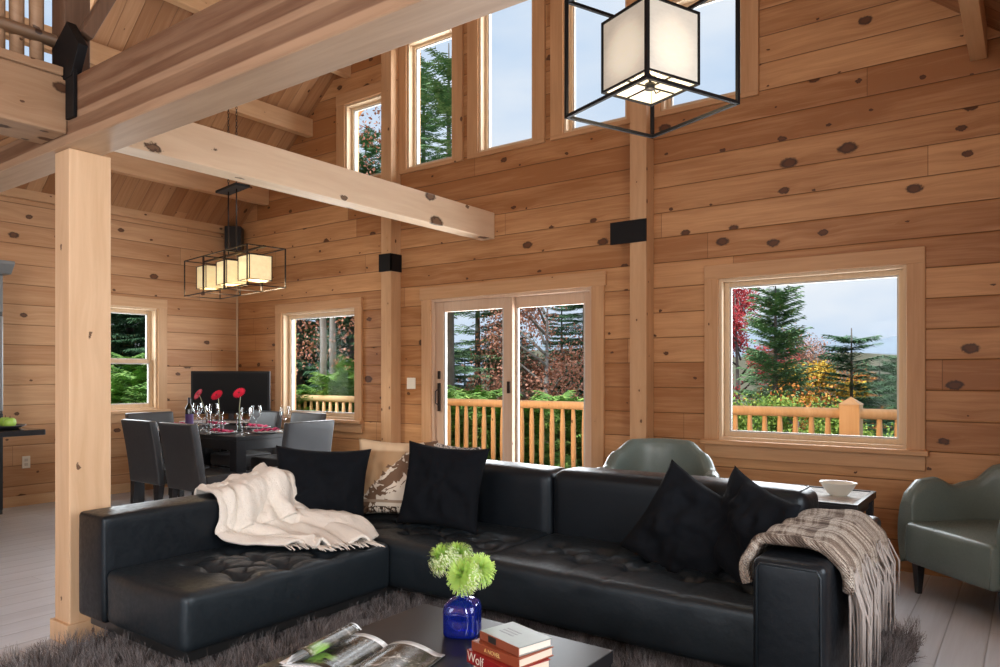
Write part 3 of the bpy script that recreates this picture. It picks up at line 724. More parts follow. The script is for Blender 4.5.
# ------------------------------------------------------------ coffee table and what lies on it
ct = thing('coffee_table', 'low black coffee table in front of the sofa', 'table', (-1.525, 1.55, 0))
MB().box(-.415,.415,-.60,.60,.355,.40).build('table_top', M['espresso'], ct, bevel=.004)
MB().box(-.395,.395,-.58,.58,.30,.355).build('apron', M['espresso'], ct, bevel=.002)
for sx in (-1,1):
    for sy in (-1,1): MB().box(sx*.375-.035,sx*.375+.035,sy*.56-.035,sy*.56+.035,.03,.355).build('leg', M['espresso'], ct, bevel=.003)
TZ = .4
N = NT('cobalt_glass'); N.set(col=(.012,.04,.55), rough=.03, trans=.75, ior=1.45, spec=.8, coat=.4); M['cobalt'] = N.m
va = thing('bottle_vase', 'cobalt blue glass bottle vase with two round shoulders', 'vase', (-1.605,1.975,TZ), math.radians(25))
def bottle(a, b):
    th_ = a*2*PI; prof = [(0,.0),(.055,.0),(.062,.008),(.064,.05),(.064,.085),(.058,.108),(.040,.122),(.022,.128),(.017,.134),(.018,.142),(.022,.146)]
    x = b*(len(prof)-1); i = min(int(x), len(prof)-2); f = x-i
    r = prof[i][0]*(1-f)+prof[i+1][0]*f; z = prof[i][1]*(1-f)+prof[i+1][1]*f
    c, s_ = math.cos(th_), math.sin(th_)
    pw = .55 if r > .03 else 1.0
    k = 1.0/((abs(c)**(2/pw)+abs(s_)**(2/pw))**(pw/2)) if r > .03 else 1
    k = 1+(k-1)*min(1,(r-.02)/.03) if r > .02 else 1
    dent = 1-.10*math.exp(-((z-.06)/.03)**2)*(abs(c)**8+abs(s_)**8)
    return Vector((c*r*k*dent*.98, s_*r*k*dent*.98, z))
MB().grid(bottle, 48, 40).build('bottle', M['cobalt'], va, solid=.003)
N = NT('green_petal'); N.set(col=(.52,.76,.18), rough=.6, trans=0); N.b.inputs['Subsurface Weight'].default_value = .15; M['petal'] = N.m
M['petal_tip'] = simple('pale_green_petal_tip', (.84,.92,.62), .6)
M['stem'] = simple('green_stem', (.10,.22,.04), .6)
def spider_mum(name, loc, r, tilt, label, seed):
    fl = thing(name, label, 'flower', loc, 0, 'green chrysanthemums in the blue vase')
    q = random.Random(seed); m = MB(); ax = Vector(tilt).normalized(); rot = Vector((0,0,1)).rotation_difference(ax).to_matrix()
    for i in range(1000):
        ph = q.uniform(0, 2*PI); el = math.asin(q.uniform(-.7, 1))
        R = r*q.uniform(.62,1.12)
        d = Vector((math.cos(ph)*math.cos(el), math.sin(ph)*math.cos(el), math.sin(el)*.85))
        e = rot@(d*R); mdp = rot@(d*R*.6+Vector((0,0,r*.12)))
        if e.z < 0: e.z *= 1.15
        sd = rot@Vector((-math.sin(ph), math.cos(ph), 0)); wd = .00125
        up = rot@Vector((0,0,.0016))
        tip = e + rot@Vector((0,0,-r*.12 if el < .5 else 0))
        pts = [Vector((0,0,0)), mdp*.5, mdp, e, tip]; ws = [.4,.8,1,1,.55]
        v = []
        for p, w in zip(pts, ws): v += [p-sd*wd*w, p+sd*wd*w+up*0]
        m.add(v[:8], [(0,1,3,2),(2,3,5,4),(4,5,7,6)], True, 0)
        m.add([v[6],v[7],v[9],v[8]], [(0,1,2,3)], True, 1)
    m.build('petals', [M['petal'], M['petal_tip']], fl)
    base = Vector((-1.605,1.975,TZ+.14))-Vector(loc)
    MB().tube([base-Vector((0,0,.10)), base, (base*.5+Vector((0,0,.0))), Vector((0,0,0))], .0028, 6).build('stem', M['stem'], fl)
def cs(L, d, z): return (-.590*d+.807*L, .807*d+.590*L, z)
for i, (L, d, z, r, tl, lb) in enumerate(((-.195,2.54,.664,.058,(-.5,-.3,.8),'leftmost green spider chrysanthemum in the blue vase'), (-.150,2.60,.655,.056,(-.2,-.3,.9),'green chrysanthemum second from the left, half behind'),
        (-.122,2.45,.628,.058,(-.1,-.8,.5),'lowest and nearest green chrysanthemum in the vase'), (-.070,2.53,.628,.055,(.6,-.3,.6),'rightmost green spider chrysanthemum in the blue vase'))):
    spider_mum('green_chrysanthemum', cs(L,d,z), r, tl, lb, i)
# books
def book(name, label, loc, rz, w, d, h, cover, spine, group=None, page=(.78,.66,.55)):
    b = thing(name, label, 'book', loc, rz, group)
    MB().box(-w/2+.003,w/2-.004,-d/2+.004,d/2-.004,.003,h-.003).build('pages', simple(name+'_pages', page, .8), b)
    c = MB(); c.box(-w/2,w/2,-d/2,d/2,h-.003,h); c.box(-w/2,w/2,-d/2,d/2,0,.003)
    c.box(-w/2,w/2,-d/2-.002,-d/2+.001,0,h, mi=1)
    c.build('cover', [cover, spine], b, bevel=.0008)
    return b
M['bk1'] = simple('grey_book_cover', (.24,.29,.28), .35, var=.15); M['bk1s'] = simple('terracotta_spine', (.27,.075,.04), .45, var=.2)
M['bk2'] = simple('orange_red_cover', (.28,.065,.03), .4, var=.3); M['bk3'] = simple('crimson_cover', (.28,.015,.018), .35, var=.2)
M['gold'] = simple('gold_lettering', (.85,.62,.25), .4); M['cream_ink'] = simple('cream_lettering', (.85,.80,.70), .5); M['inkblack'] = simple('black_label', (.02,.02,.02), .5); M['greyink'] = simple('dark_grey_lettering', (.22,.24,.24), .5)
BA = math.radians(-14)
BK = 'stacked books on the coffee table'
b4 = book('book', 'pale book at the bottom of the stack on the coffee table', (-1.262,1.80,TZ), BA+.05, .20, .145, .022, simple('ivory_cover', (.66,.62,.56), .5), simple('ivory_spine', (.6,.5,.4), .5), BK)
b3 = book('book', 'crimson book titled Wolf, third from the top of the stack', (-1.277,1.79,TZ+.0225), BA-.04, .215, .15, .038, M['bk3'], M['bk3'], BK)
text_mesh('title', 'Wolf', .040, M['cream_ink'], b3, Matrix.Translation((-.062,-.0776,.020))@Matrix.Rotation(PI/2,4,'X'))
b2_ = book('book', 'orange red book with gold spine lettering under the grey book', (-1.272,1.805,TZ+.061), BA+.06, .205, .145, .028, M['bk2'], M['bk2'], BK)
text_mesh('title', 'A NOVEL', .017, M['gold'], b2_, Matrix.Translation((-.01,-.0751,.014))@Matrix.Rotation(PI/2,4,'X'))
b1 = book('book', 'grey book with terracotta spine on top of the stack', (-1.267,1.815,TZ+.0895), BA-.02, .185, .13, .026, M['bk1'], M['bk1s'], BK, (.85,.75,.68))
MB().box(-.05,-.012,-.0672,-.0666,.003,.023).build('spine_label', M['inkblack'], b1)
for k in range(3): MB().box(-.055,.01,-.02+k*.016,-.014+k*.016,.026,.0263).build('cover_lettering', M['greyink'], b1)
# open magazine
N = NT('magazine_photo_page'); co, o = N.coords()
f = N.noise(co, 16, 5, .65, .8); f2 = N.noise(N.xyz(o[0], N.math('MULTIPLY', o[1], .3), 5.0), 30, 4, .7)
g = N.sstep(N.vmath('DISTANCE', co, (-.10,-.085,.03)), .065, .02)
c = N.ramp(N.math('ADD', N.math('MULTIPLY', f, .7), N.math('MULTIPLY', f2, .3)), [(.38,(.015,.015,.013)),(.5,(.05,.045,.035)),(.58,(.13,.12,.10)),(.66,(.55,.55,.52))])
c = N.mix(N.math('MULTIPLY', g, N.sstep(f, .35,.6)), c, (.25,.50,.10))
edge = N.math('MAXIMUM', N.sstep(o[1], .112, .114), N.math('LESS_THAN', o[0], -.165))
c = N.mix(edge, c, (.80,.81,.82)); N.set(col=c, rough=.22, spec=.6); M['mag'] = N.m
M['paper'] = simple('white_paper', (.78,.79,.80), .45)
mg = thing('open_magazine', 'open glossy magazine with dark photographs lying on the coffee table', 'magazine', (-1.70,1.60,TZ), math.radians(12))
def page(sg, lift, wv):
    def fn(a, b):
        x = a*.215*sg; y = (b-.5)*.28
        z = .004+lift*(math.sin(PI*min(1, a*1.15))**.8)*(1-.4*a) + wv*a*a*(.3+.7*(1-b))
        return Vector((x, y, z))
    return fn
for sg, nm in ((1,'right_pages'),(-1,'left_pages')):
    for k, (lf, wv) in enumerate(((.004,0),(.016,0),(.030,.008))):
        o_ = MB().grid(page(sg, lf, wv), 20, 12).build(nm if k == 2 else nm+'_under', M['mag'] if k == 2 else M['paper'], mg, solid=.0015)
def curl(a, b):
    th_ = a*2.4; x = -.19+.10*a; return Vector((x, -.14+b*.26, .012+.055*math.sin(th_)))
MB().grid(curl, 16, 10).build('curled_page', M['mag'], mg, solid=.0008)

# ------------------------------------------------------------ side table with bowl
sd = thing('side_table', 'small dark side table with an inlaid printed top behind the sofa arm', 'table', (-1.10, 4.68, 0))
MB().box(-.32,.32,-.30,.30,.545,.575).build('table_top', M['lacquer'], sd, bevel=.003)
c = MB(); c.box(-.32,-.295,-.30,.30,.575,.588).box(.295,.32,-.30,.30,.575,.588).box(-.295,.295,-.30,-.275,.575,.588).box(-.295,.295,.275,.30,.575,.588); c.build('rim', M['lacquer'], sd, bevel=.002)
N = NT('printed_inlay'); co, o = N.coords(); f = N.noise(N.xyz(N.math('MULTIPLY', o[0], .5), N.math('MULTIPLY', o[1], 3), 0.0), 22, 3, .7); 
N.set(col=N.mix(N.sstep(f, .5, .62), (.58,.58,.56), (.22,.22,.23)), rough=.8, spec=.2); M['inlay'] = N.m
MB().box(-.295,.295,-.275,.275,.575,.581).build('inlay', M['inlay'], sd)
for sx in (-1,1):
    for sy in (-1,1): MB().box(sx*.29-.02,sx*.29+.02,sy*.27-.02,sy*.27+.02,0,.545).build('leg', M['lacquer'], sd, bevel=.002)
MB().box(-.29,.29,-.27,.27,.49,.545).build('apron', M['lacquer'], sd)
bo = MB().lathe([(.001,.0),(.045,.0),(.05,.006),(.075,.035),(.098,.075),(.106,.08),(.103,.086),(.094,.082),(.068,.04),(.03,.016),(.001,.014)], n=40).build('bowl', simple('cream_ceramic', (.72,.70,.62), .3, var=.06), None)
bo.location = (-.94,4.70,.5815); bo.scale = (1.0, .8, .95)
tag(bo, 'small cream oval bowl on the side table', 'bowl')

# ------------------------------------------------------------ sage barrel chairs
def barrel(label, loc, rz):
    t = thing('armchair', label, 'armchair', loc, rz, 'sage green leather armchairs')
    # local: opens toward -y
    W2, D = .40, .40
    def plan(s, inset):
        # s in [-1,1]; -1/+1 arm fronts, 0 back middle
        a = s*PI*.5; R = W2-inset
        if abs(s) < .62:
            th_ = s/.62*PI/2
            return Vector((math.sin(th_)*R, .02+math.cos(th_)*(R-.0), 0)), Vector((math.sin(th_), math.cos(th_), 0))
        k = (abs(s)-.62)/.38; sg = 1 if s > 0 else -1
        return Vector((sg*R, .02-k*.36, 0)), Vector((sg,0,0))
    def height(s):
        a = abs(s)
        P = [(0,.84),(.22,.835),(.38,.76),(.52,.66),(.66,.635),(.80,.685),(.90,.675),(.97,.62),(1,.54)]
        for (x0,h0),(x1,h1) in zip(P, P[1:]):
            if a <= x1: f = (a-x0)/(x1-x0); f = f*f*(3-2*f); return h0+(h1-h0)*f
        return P[-1][1]
    prof = [(.0,.0),(.0,.25),(.0,.5),(.0,.75),(.0,.9),(.006,.96),(.022,.99),(.045,1.0),(.068,.99),(.084,.96),(.09,.9),(.09,.7),(.09,.4),(.09,.2)]
    def fn(a, b):
        s = a*2-1; x = b*(len(prof)-1); i = min(int(x), len(prof)-2); f = x-i
        ins = prof[i][0]*(1-f)+prof[i+1][0]*f; hh = prof[i][1]*(1-f)+prof[i+1][1]*f
        h = height(s); z = .17+(h-.17)*hh
        bulge = .025*math.sin(PI*hh)*(1 if ins < .045 else -.3)
        p, n = plan(s, ins); fl = .03*max(0, hh-.4)*(1-min(1,abs(s)))
        p = p+n*(bulge+fl); p.z = z
        return p
    m = MB(); m.grid(fn, 90, 52)
    for sg in (0, 1):     # close arm fronts
        m.add([fn(sg, j/52) for j in range(53)] , [tuple(range(53)) if sg else tuple(range(52,-1,-1))], False)
    bmesh.ops.remove_doubles(m.bm, verts=m.bm.verts, dist=1e-4); bmesh.ops.recalc_face_normals(m.bm, faces=m.bm.faces)
    m.build('shell', M['sage'], t)
    def st(q):
        q = q.copy()
        if q.y > 0:
            lim = math.sqrt(max(0, .315**2-max(0,q.y-.02)**2))
            q.x = max(-lim, min(lim, q.x))
        return q
    MB().rbox((-.318,-.38,.19),(.318,.33,.43),.03,.03, st, puff=.018).build('seat', M['sage'], t)
    pip = MB(); pip.tube([(-.30,-.378,.20),(-.312,-.378,.30),(-.305,-.372,.41)], .004, 6)
    pip.build('piping', M['sage'], t)
    pip = MB(); pip.tube([(.30,-.378,.20),(.312,-.378,.30),(.305,-.372,.41)], .004, 6)
    pip.build('piping', M['sage'], t)
    for (x,y) in ((-.31,-.29),(.31,-.29),(-.26,.28),(.26,.28)):
        m = MB(); v = []
        for z, w in ((0,.014),(.185,.026)):
            for (i,j) in ((-1,-1),(1,-1),(1,1),(-1,1)): v.append((x+i*w, y+j*w, z))
        m.add(v, [(3,2,1,0),(4,5,6,7),(0,1,5,4),(1,2,6,5),(2,3,7,6),(3,0,4,7)]); m.build('leg', M['lacquer'], t, bevel=.003)
    return t
ch2 = barrel('sage green leather barrel armchair at the right edge by the wall', (-.13,4.97,0), math.radians(-45))
dup(ch2, (-2.06,4.62,0), math.radians(20), 'sage green leather barrel armchair half hidden behind the sofa back')
# ------------------------------------------------------------ rug
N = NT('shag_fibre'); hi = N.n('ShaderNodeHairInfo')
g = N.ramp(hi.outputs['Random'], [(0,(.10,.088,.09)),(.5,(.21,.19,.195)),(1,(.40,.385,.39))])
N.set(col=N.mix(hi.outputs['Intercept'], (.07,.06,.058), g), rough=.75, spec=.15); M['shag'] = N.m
M['rugbase'] = simple('rug_backing', (.10,.09,.088), 1.0, spec=0)
rb = MB(); n = 20
def rugf(a, b):
    x = -3.50+3.05*a; y = .95+3.02*b
    e = .03*noise.noise(Vector((x*2,y*2,0)))
    return Vector((x+e, y+e, .02))
rb.grid(rugf, n, n)
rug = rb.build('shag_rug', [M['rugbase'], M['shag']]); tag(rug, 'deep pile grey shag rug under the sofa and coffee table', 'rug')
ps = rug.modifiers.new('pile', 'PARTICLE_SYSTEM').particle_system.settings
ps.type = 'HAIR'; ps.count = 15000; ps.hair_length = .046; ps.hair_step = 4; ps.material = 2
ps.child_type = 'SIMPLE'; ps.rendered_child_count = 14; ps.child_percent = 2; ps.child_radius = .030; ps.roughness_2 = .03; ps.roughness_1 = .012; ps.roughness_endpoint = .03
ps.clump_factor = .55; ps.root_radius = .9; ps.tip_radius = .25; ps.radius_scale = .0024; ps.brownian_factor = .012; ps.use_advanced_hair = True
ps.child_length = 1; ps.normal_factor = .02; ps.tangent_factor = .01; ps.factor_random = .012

# ------------------------------------------------------------ dining set
DT = thing('dining_table', 'black rectangular dining table with thick square legs', 'table', (-6.32, 4.09, 0))
hx, hy, tz = .88, .42, .775
MB().box(-hx,hx,-hy,hy,tz-.035,tz).build('table_top', M['espresso'], DT, bevel=.003)
MB().box(-hx+.01,hx-.01,-hy+.01,hy-.01,tz-.12,tz-.035).build('apron', M['espresso'], DT, bevel=.002)
for sx in (-1,1):
    for sy in (-1,1): MB().box(min(sx*hx,sx*(hx-.095)),max(sx*hx,sx*(hx-.095)),min(sy*hy,sy*(hy-.095)),max(sy*hy,sy*(hy-.095)),0,tz-.035).build('leg', M['espresso'], DT, bevel=.003)
def dchair():
    t = thing('dining_chair', 'x', 'chair', (0,0,0), 0, 'charcoal upholstered chairs around the dining table')
    MB().rbox((-.235,-.20,.35),(.235,.235,.475),.02,.06, puff=.008).build('seat', M['chairvinyl'], t)
    def lean(q):
        q = q.copy(); f = max(0, q.z-.35)/.56; q.y -= .085*f**1.3; q.x *= 1+.0*f; return q
    MB().rbox((-.25,-.265,.345),(.25,-.195,.905),.018,.05, lean).build('backrest', M['chairvinyl'], t)
    for sx in (-1,1):
        for y, yb in ((.20,.20),(-.225,-.26)):
            v = []; m = MB()
            for z, w, yy in ((0,.018,yb),(.35,.026,y)):
                for (i,j) in ((-1,-1),(1,-1),(1,1),(-1,1)): v.append((sx*.205+i*w, yy+j*w, z))
            m.add(v, [(3,2,1,0),(4,5,6,7),(0,1,5,4),(1,2,6,5),(2,3,7,6),(3,0,4,7)]); m.build('leg', M['lacquer'], t, bevel=.003)
    return t
dc = dchair(); dc.location = (-6.33,3.61,0); dc['label'] = 'charcoal dining chair with its back to the sofa, leftmost beside the post'
dup(dc, (-5.67,3.59,0), 0, 'charcoal dining chair with its back to the sofa, right one of the near pair')
dup(dc, (-5.30,4.08,0), PI/2, 'charcoal dining chair at the table end nearest the sofa corner, back catching window light')
dup(dc, (-7.27,4.07,0), -PI/2, 'charcoal dining chair at the far left table end under the side window')
dup(dc, (-6.83,4.68,0), PI, 'charcoal dining chair on the far side of the table in front of the television')
dup(dc, (-6.15,4.70,0), PI, 'charcoal dining chair on the far side of the table under the left gable window')

# clear glass
N = NT('clear_glass'); N.set(col=(.95,.97,.98), rough=.0, trans=1.0, ior=1.38, spec=.5)
tr = N.n('ShaderNodeBsdfTransparent'); mx = N.n('ShaderNodeMixShader'); mx.inputs[0].default_value = .35
gl = N.n('ShaderNodeBsdfGlossy'); gl.inputs['Roughness'].default_value = .03; fr_ = N.n('ShaderNodeLayerWeight'); fr_.inputs[0].default_value = .35
N.t.links.new(fr_.outputs['Facing'], mx.inputs[0]); N.t.links.new(tr.outputs[0], mx.inputs[1]); N.t.links.new(gl.outputs[0], mx.inputs[2]); N.t.links.new(mx.outputs[0], N.out.inputs[0])
tr.inputs[0].default_value = (.93,.95,.96,1); M['glass'] = N.m
M['china'] = simple('white_china', (.75,.76,.77), .15); M['magenta'] = fabric('magenta_napkin', (.50,.03,.12), .15, bs=120)
M['darkmat'] = fabric('dark_placemat', (.09,.085,.085), .2, bs=90)
DZ = tz
sets = [(-6.50,3.80,'at the near left seat'),(-5.85,3.80,'at the near right seat'),(-5.60,4.09,'at the table end nearest the sofa'),(-7.02,4.08,'at the far left table end'),(-6.85,4.38,'at the far side beneath the television'),(-6.15,4.38,'at the far side by the gable window')]
pl0 = na0 = gl0 = None
for (x, y, w) in sets:
    if pl0 is None:
        pl0 = thing('dinner_plate', 'white dinner plate '+w, 'plate', (x,y,DZ+.001), 0, 'dinner plates on the dining table')
        MB().lathe([(.001,0),(.075,0),(.09,.006),(.13,.016),(.131,.018),(.088,.010),(.07,.006),(.001,.006)], n=32).build('plate', M['china'], pl0)
        na0 = thing('napkin', 'magenta folded napkin '+w, 'napkin', (x,y,DZ+.012), 0, 'magenta napkins on the plates')
        def nf(a, b): return Vector((-.10+.20*a, -.055+.11*b, .010+.022*abs(math.sin(a*PI*3))*(1-.5*b)+.006*math.sin(b*7)))
        MB().grid(nf, 24, 10).build('cloth', M['magenta'], na0, solid=.004)
        gl0 = thing('wine_glass', 'clear stemmed wine glass '+w, 'glass', (x+.15,y+.12,DZ), 0, 'wine glasses on the dining table')
        MB().lathe([(.001,.001),(.040,.002),(.036,.005),(.007,.010),(.005,.03),(.005,.095),(.012,.108),(.036,.132),(.048,.165),(.049,.188),(.040,.235)], n=24).build('bowl', M['glass'], gl0)
    else:
        sg = 1 if y < 4.0 else -1
        dup(pl0, (x,y,DZ+.001), 0, 'white dinner plate '+w); dup(na0, (x,y,DZ+.012), 0 if abs(y-4.09) > .1 else PI/2, 'magenta folded napkin '+w)
        dup(gl0, (x+(.17 if abs(y-4.09) > .1 else 0),y+(.13*sg if abs(y-4.09) > .1 else .2),DZ), 0, 'clear stemmed wine glass '+w)
# wine bottle
wb = thing('wine_bottle', 'dark green wine bottle with a purple label on the dining table', 'bottle', (-6.74,4.02,DZ))
N = NT('bottle_glass'); N.set(col=(.008,.012,.006), rough=.08, spec=.7); M['bottleg'] = N.m
MB().lathe([(.001,.0),(.036,.0),(.038,.005),(.038,.185),(.034,.21),(.018,.235),(.014,.25),(.014,.30),(.001,.30)], n=28).build('bottle', M['bottleg'], wb)
MB().lathe([(.0388,.04),(.0388,.14)], n=28).build('label', simple('purple_label', (.10,.05,.20), .5), wb)
MB().lathe([(.0145,.245),(.0152,.25),(.0152,.303),(.001,.303)], n=20).build('foil', simple('black_foil', (.02,.015,.02), .3), wb)
# bud vases with gerberas
N = NT('gerbera_petal'); N.set(col=(.62,.012,.05), rough=.7, spec=.15); N.b.inputs['Subsurface Weight'].default_value = .1; M['gerb'] = N.m
M['eye'] = simple('gerbera_eye', (.12,.02,.02), .8)
va_ = [((-6.53,4.10),(-6.58,4.02,1.11),(-.1,-.9,.55),'leftmost'),((-6.30,4.08),(-6.33,4.06,1.105),(.2,-.75,.65),'middle'),((-6.03,4.10),(-6.03,4.10,1.13),(.3,-.7,.65),'rightmost')]
bv0 = None
for (p, h, ax, w) in va_:
    if bv0 is None:
        bv0 = thing('bud_vase', 'leftmost clear glass bud vase on the dining table', 'vase', (*p, DZ), 0, 'bud vases along the dining table')
        MB().lathe([(.001,.002),(.026,.002),(.028,.01),(.026,.09),(.024,.15),(.025,.17)], n=24).build('glass', M['glass'], bv0, solid=.003)
    else: dup(bv0, (*p, DZ), 0, w+' clear glass bud vase on the dining table')
    f = thing('gerbera', w+' red gerbera daisy in a bud vase', 'flower', h, 0, 'red gerberas on the dining table')
    A = Vector(ax).normalized(); R = Vector((0,0,1)).rotation_difference(A).to_matrix()
    m = MB()
    for ring, (n_, r0, tilt) in enumerate(((22,.062,.15),(18,.048,.35),(12,.03,.6))):
        for i in range(n_):
            a = 2*PI*i/n_+ring*.13; d = Vector((math.cos(a), math.sin(a), 0)); sd = Vector((-math.sin(a), math.cos(a), 0))
            pts = []
            for (rr, ww, zz) in ((.006,.002,0),(r0*.55,.0062,.25),(r0*.9,.0052,.30),(r0,.001,.28)):
                c_ = d*rr + Vector((0,0,zz*tilt*r0*2+ring*.003)); pts += [R@(c_-sd*ww), R@(c_+sd*ww)]
            m.add(pts, [(0,1,3,2),(2,3,5,4),(4,5,7,6)], True)
    m.build('petals', M['gerb'], f)
    MB().ball(R@Vector((0,0,.006)), .012, 8, (1,1,.7)).build('flower_eye', M['eye'], f)
    base = Vector((*p, DZ+.02))-Vector(h); top_ = R@Vector((0,0,-.006))
    MB().tube([base, base.lerp(Vector((base.x*.5,base.y*.5,-.10)), .8), top_*4+Vector((0,0,-.02)), top_], .0032, 6).build('stem', simple('pale_stem', (.45,.50,.30), .6), f)

# television on a corner console
cn = thing('media_console', 'black corner console with a pale top behind the dining table', 'console', (-7.43,4.89,0), math.radians(45))
MB().box(-.46,.46,-.12,.16,.02,.76).build('cabinet_body', M['lacquer'], cn, bevel=.004)
MB().box(-.48,.48,-.14,.17,.76,.785).build('top_board', M['china'], cn, bevel=.003)
for s_ in (-1,1):
    d_ = MB().box(min(s_*.005,s_*.45),max(s_*.005,s_*.45),-.135,-.12,.05,.74).build('door', M['espresso'], cn, bevel=.003)
    MB().bar((s_*.04,-.15,.36),(s_*.04,-.15,.48),.012).build('door_handle', M['chrome'], d_)
tv = thing('television', 'black flat screen television across the corner behind the dining table', 'television', (-7.39,4.92,.785), math.radians(45))
MB().box(-.43,.43,-.035,.02,.075,.56).build('frame', simple('glossy_black_plastic', (.010,.010,.011), .4, spec=.2), tv, bevel=.006)
N = NT('dark_screen'); N.set(col=(.006,.007,.008), rough=.45, spec=.12); 
MB().box(-.405,.405,-.038,-.034,.10,.535).build('screen', N.m, tv)
MB().box(-.16,.16,-.09,.07,0,.012).box(-.03,.03,-.01,.012,.012,.10).build('stand', M['lacquer'], tv, bevel=.003)
sp = thing('wall_speaker', 'black speaker mounted high in the corner above the television', 'speaker', (-8.0,5.37,2.83), math.radians(45))
MB().box(-.10,.10,-.09,.07,0,.30).build('cabinet', M['lacquer'], sp, bevel=.012)
MB().box(-.088,.088,-.098,-.09,.012,.288).build('grille', simple('speaker_grille', (.02,.02,.02), .9), sp, bevel=.003)

# ------------------------------------------------------------ lanterns
N = NT('lantern_shade_warm'); co, o = N.coords(); f = N.noise(co, 26, 4, .6)
c = N.mix(f, (.72,.54,.26), (.88,.74,.44)); N.set(col=c, rough=.6, emit=c, estr=.42); M['shade_d'] = N.m
N = NT('lantern_shade_pale'); co, o = N.coords(); f = N.noise(N.xyz(N.math('MULTIPLY', o[0], 2), N.math('MULTIPLY', o[1], 2), N.math('MULTIPLY', o[2], 5)), 16, 3, .6)
hot = N.sstep(N.vmath('DISTANCE', co, (0,0,2.69)), .215, .145)
c = N.mix(f, (.62,.60,.54), (.76,.74,.68)); N.set(col=c, rough=.6, emit=(.95,.84,.62), estr=N.math('ADD', N.math('MULTIPLY', hot, .30), .16)); M['shade_p'] = N.m
N = NT('bulb_glow'); N.set(col=(1,.9,.7), emit=(1,.80,.5), estr=6); M['bulb'] = N.m
def wirebox(m, sx, sy, z0, z1, w):
    X, Y = sx/2, sy/2
    for z in (z0, z1):
        m.bar((-X,-Y,z),(X,-Y,z),w).bar((-X,Y,z),(X,Y,z),w).bar((-X,-Y,z),(-X,Y,z),w).bar((X,-Y,z),(X,Y,z),w)
    for x in (-X, X):
        for y in (-Y, Y): m.bar((x,y,z0-w/2),(x,y,z1+w/2),w)
def shadebox(m, s, z0, z1):
    q = s/2
    for (a, b) in (((-q,-q),(q,-q)),((q,-q),(q,q)),((q,q),(-q,q)),((-q,q),(-q,-q))):
        m.add([(*a,z0),(*b,z0),(*b,z1),(*a,z1)], [(0,1,2,3)])
def chain(m, x, y, z0, z1, r=.012):
    z = z0; k = 0
    while z < z1-.01:
        pts = [(x+(math.cos(a)*r*.6 if k % 2 else 0), y+(0 if k % 2 else math.cos(a)*r*.6), z+r*1.5+math.sin(a)*r*1.6) for a in [2*PI*i/8 for i in range(9)]]
        m.tube(pts, .0024, 5, cap=False); z += r*2.5; k += 1
# big cube lantern
bl = thing('cube_lantern', 'large black cube lantern with a glowing inner shade hanging at the top', 'lantern', (-1.357,2.970,0), math.radians(36.15+45-13.4))
m = MB(); wirebox(m, .519, .519, 2.46, 2.98, .014); m.build('outer_frame', M['black'], bl)
m = MB(); wirebox(m, .292, .292, 2.555, 2.86, .009); m.build('inner_frame', M['black'], bl)
m = MB(); shadebox(m, .286, 2.56, 2.855); m.build('shade', M['shade_p'], bl); bpy.data.objects['shade'].location = (0,0,0)
m = MB(); m.bar((-.146,0,2.56),(.146,0,2.56),.006).bar((0,-.146,2.56),(0,.146,2.56),.006).lathe([(.001,2.55),(.022,2.55),(.022,2.575),(.001,2.575)], n=16)
m.tube([(.02,0,2.56),(.045,.01,2.545),(.07,.01,2.56)], .003, 6); m.build('spider', M['black'], bl)
for a in range(3):
    x, y = .055*math.cos(a*2.1), .055*math.sin(a*2.1)
    k_ = MB().ball((x,y,2.68), .026, 8, (1,1,1.3)).lathe([(.012,2.60),(.012,2.655)], (x,y,0), 10).build('bulb', M['bulb'], bl)
m = MB(); m.tube([(0,0,2.575),(0,0,3.02)], .006, 8); 
for (x,y) in ((-1,-1),(1,-1),(1,1),(-1,1)): m.bar((x*.2595,y*.2595,2.98),(0,0,3.02),.008)
m.build('rod', M['black'], bl)
m = MB(); chain(m, 0, 0, 3.02, zc(-1.357)-.01, .018); m.build('chain', M['black'], bl)['kind'] = 'stuff'
MB().lathe([(.001,zc(-1.357)-.07),(.06,zc(-1.357)-.07),(.07,zc(-1.357)-.02),(.07,zc(-1.357)+.03)], n=24).build('canopy', M['black'], bl)
# dining chandelier
dl = thing('dining_chandelier', 'long bronze chandelier of three caged glowing shades above the dining table', 'chandelier', (-6.17,4.12,0), math.radians(-9))
dl.scale = (1.15, 1.1, 1)
for k, x in enumerate((-.40,0,.40)):
    c_ = MB(); wirebox(c_, .385, .33, 2.09, 2.44, .009)
    for v in c_.bm.verts: v.co.x += x; v.co.z += .018*(k-1)*0
    c_.build('cage', M['bronze'], dl)
    c_ = MB(); shadebox(c_, .19, 2.16, 2.375)
    for v in c_.bm.verts: v.co.x += x
    c_.build('shade', M['shade_d'], dl)
    c_ = MB(); wirebox(c_, .195, .195, 2.158, 2.377, .006)
    for v in c_.bm.verts: v.co.x += x
    c_.build('shade_frame', M['bronze'], dl)
    MB().ball((x,0,2.27), .028, 8).build('bulb', M['bulb'], dl)
MB().box(-.56,.56,-.012,.012,2.44,2.456).build('top_bar', M['bronze'], dl)
for x in (-.075,.075): MB().tube([(x,0,2.44),(x,0,3.06)], .006, 8).build('rod', M['bronze'], dl)
MB().box(-.19,.19,-.065,.065,3.06,3.085).build('mounting_plate', M['black'], dl, bevel=.003)
zt = zc(-6.15)
for x in (-.075,.075):
    m = MB(); chain(m, x, 0, 3.085, zt+(.05 if x > 0 else -.05), .012); m.build('chain', M['bronze'], dl)['kind'] = 'stuff'
def bulb_light(name, loc, e, r=.05, col=(1,.78,.5)):
    l = bpy.data.lights.new(name, 'POINT'); l.energy = e; l.shadow_soft_size = r; l.color = col
    o = bpy.data.objects.new(name, l); C.objects.link(o); o.location = loc
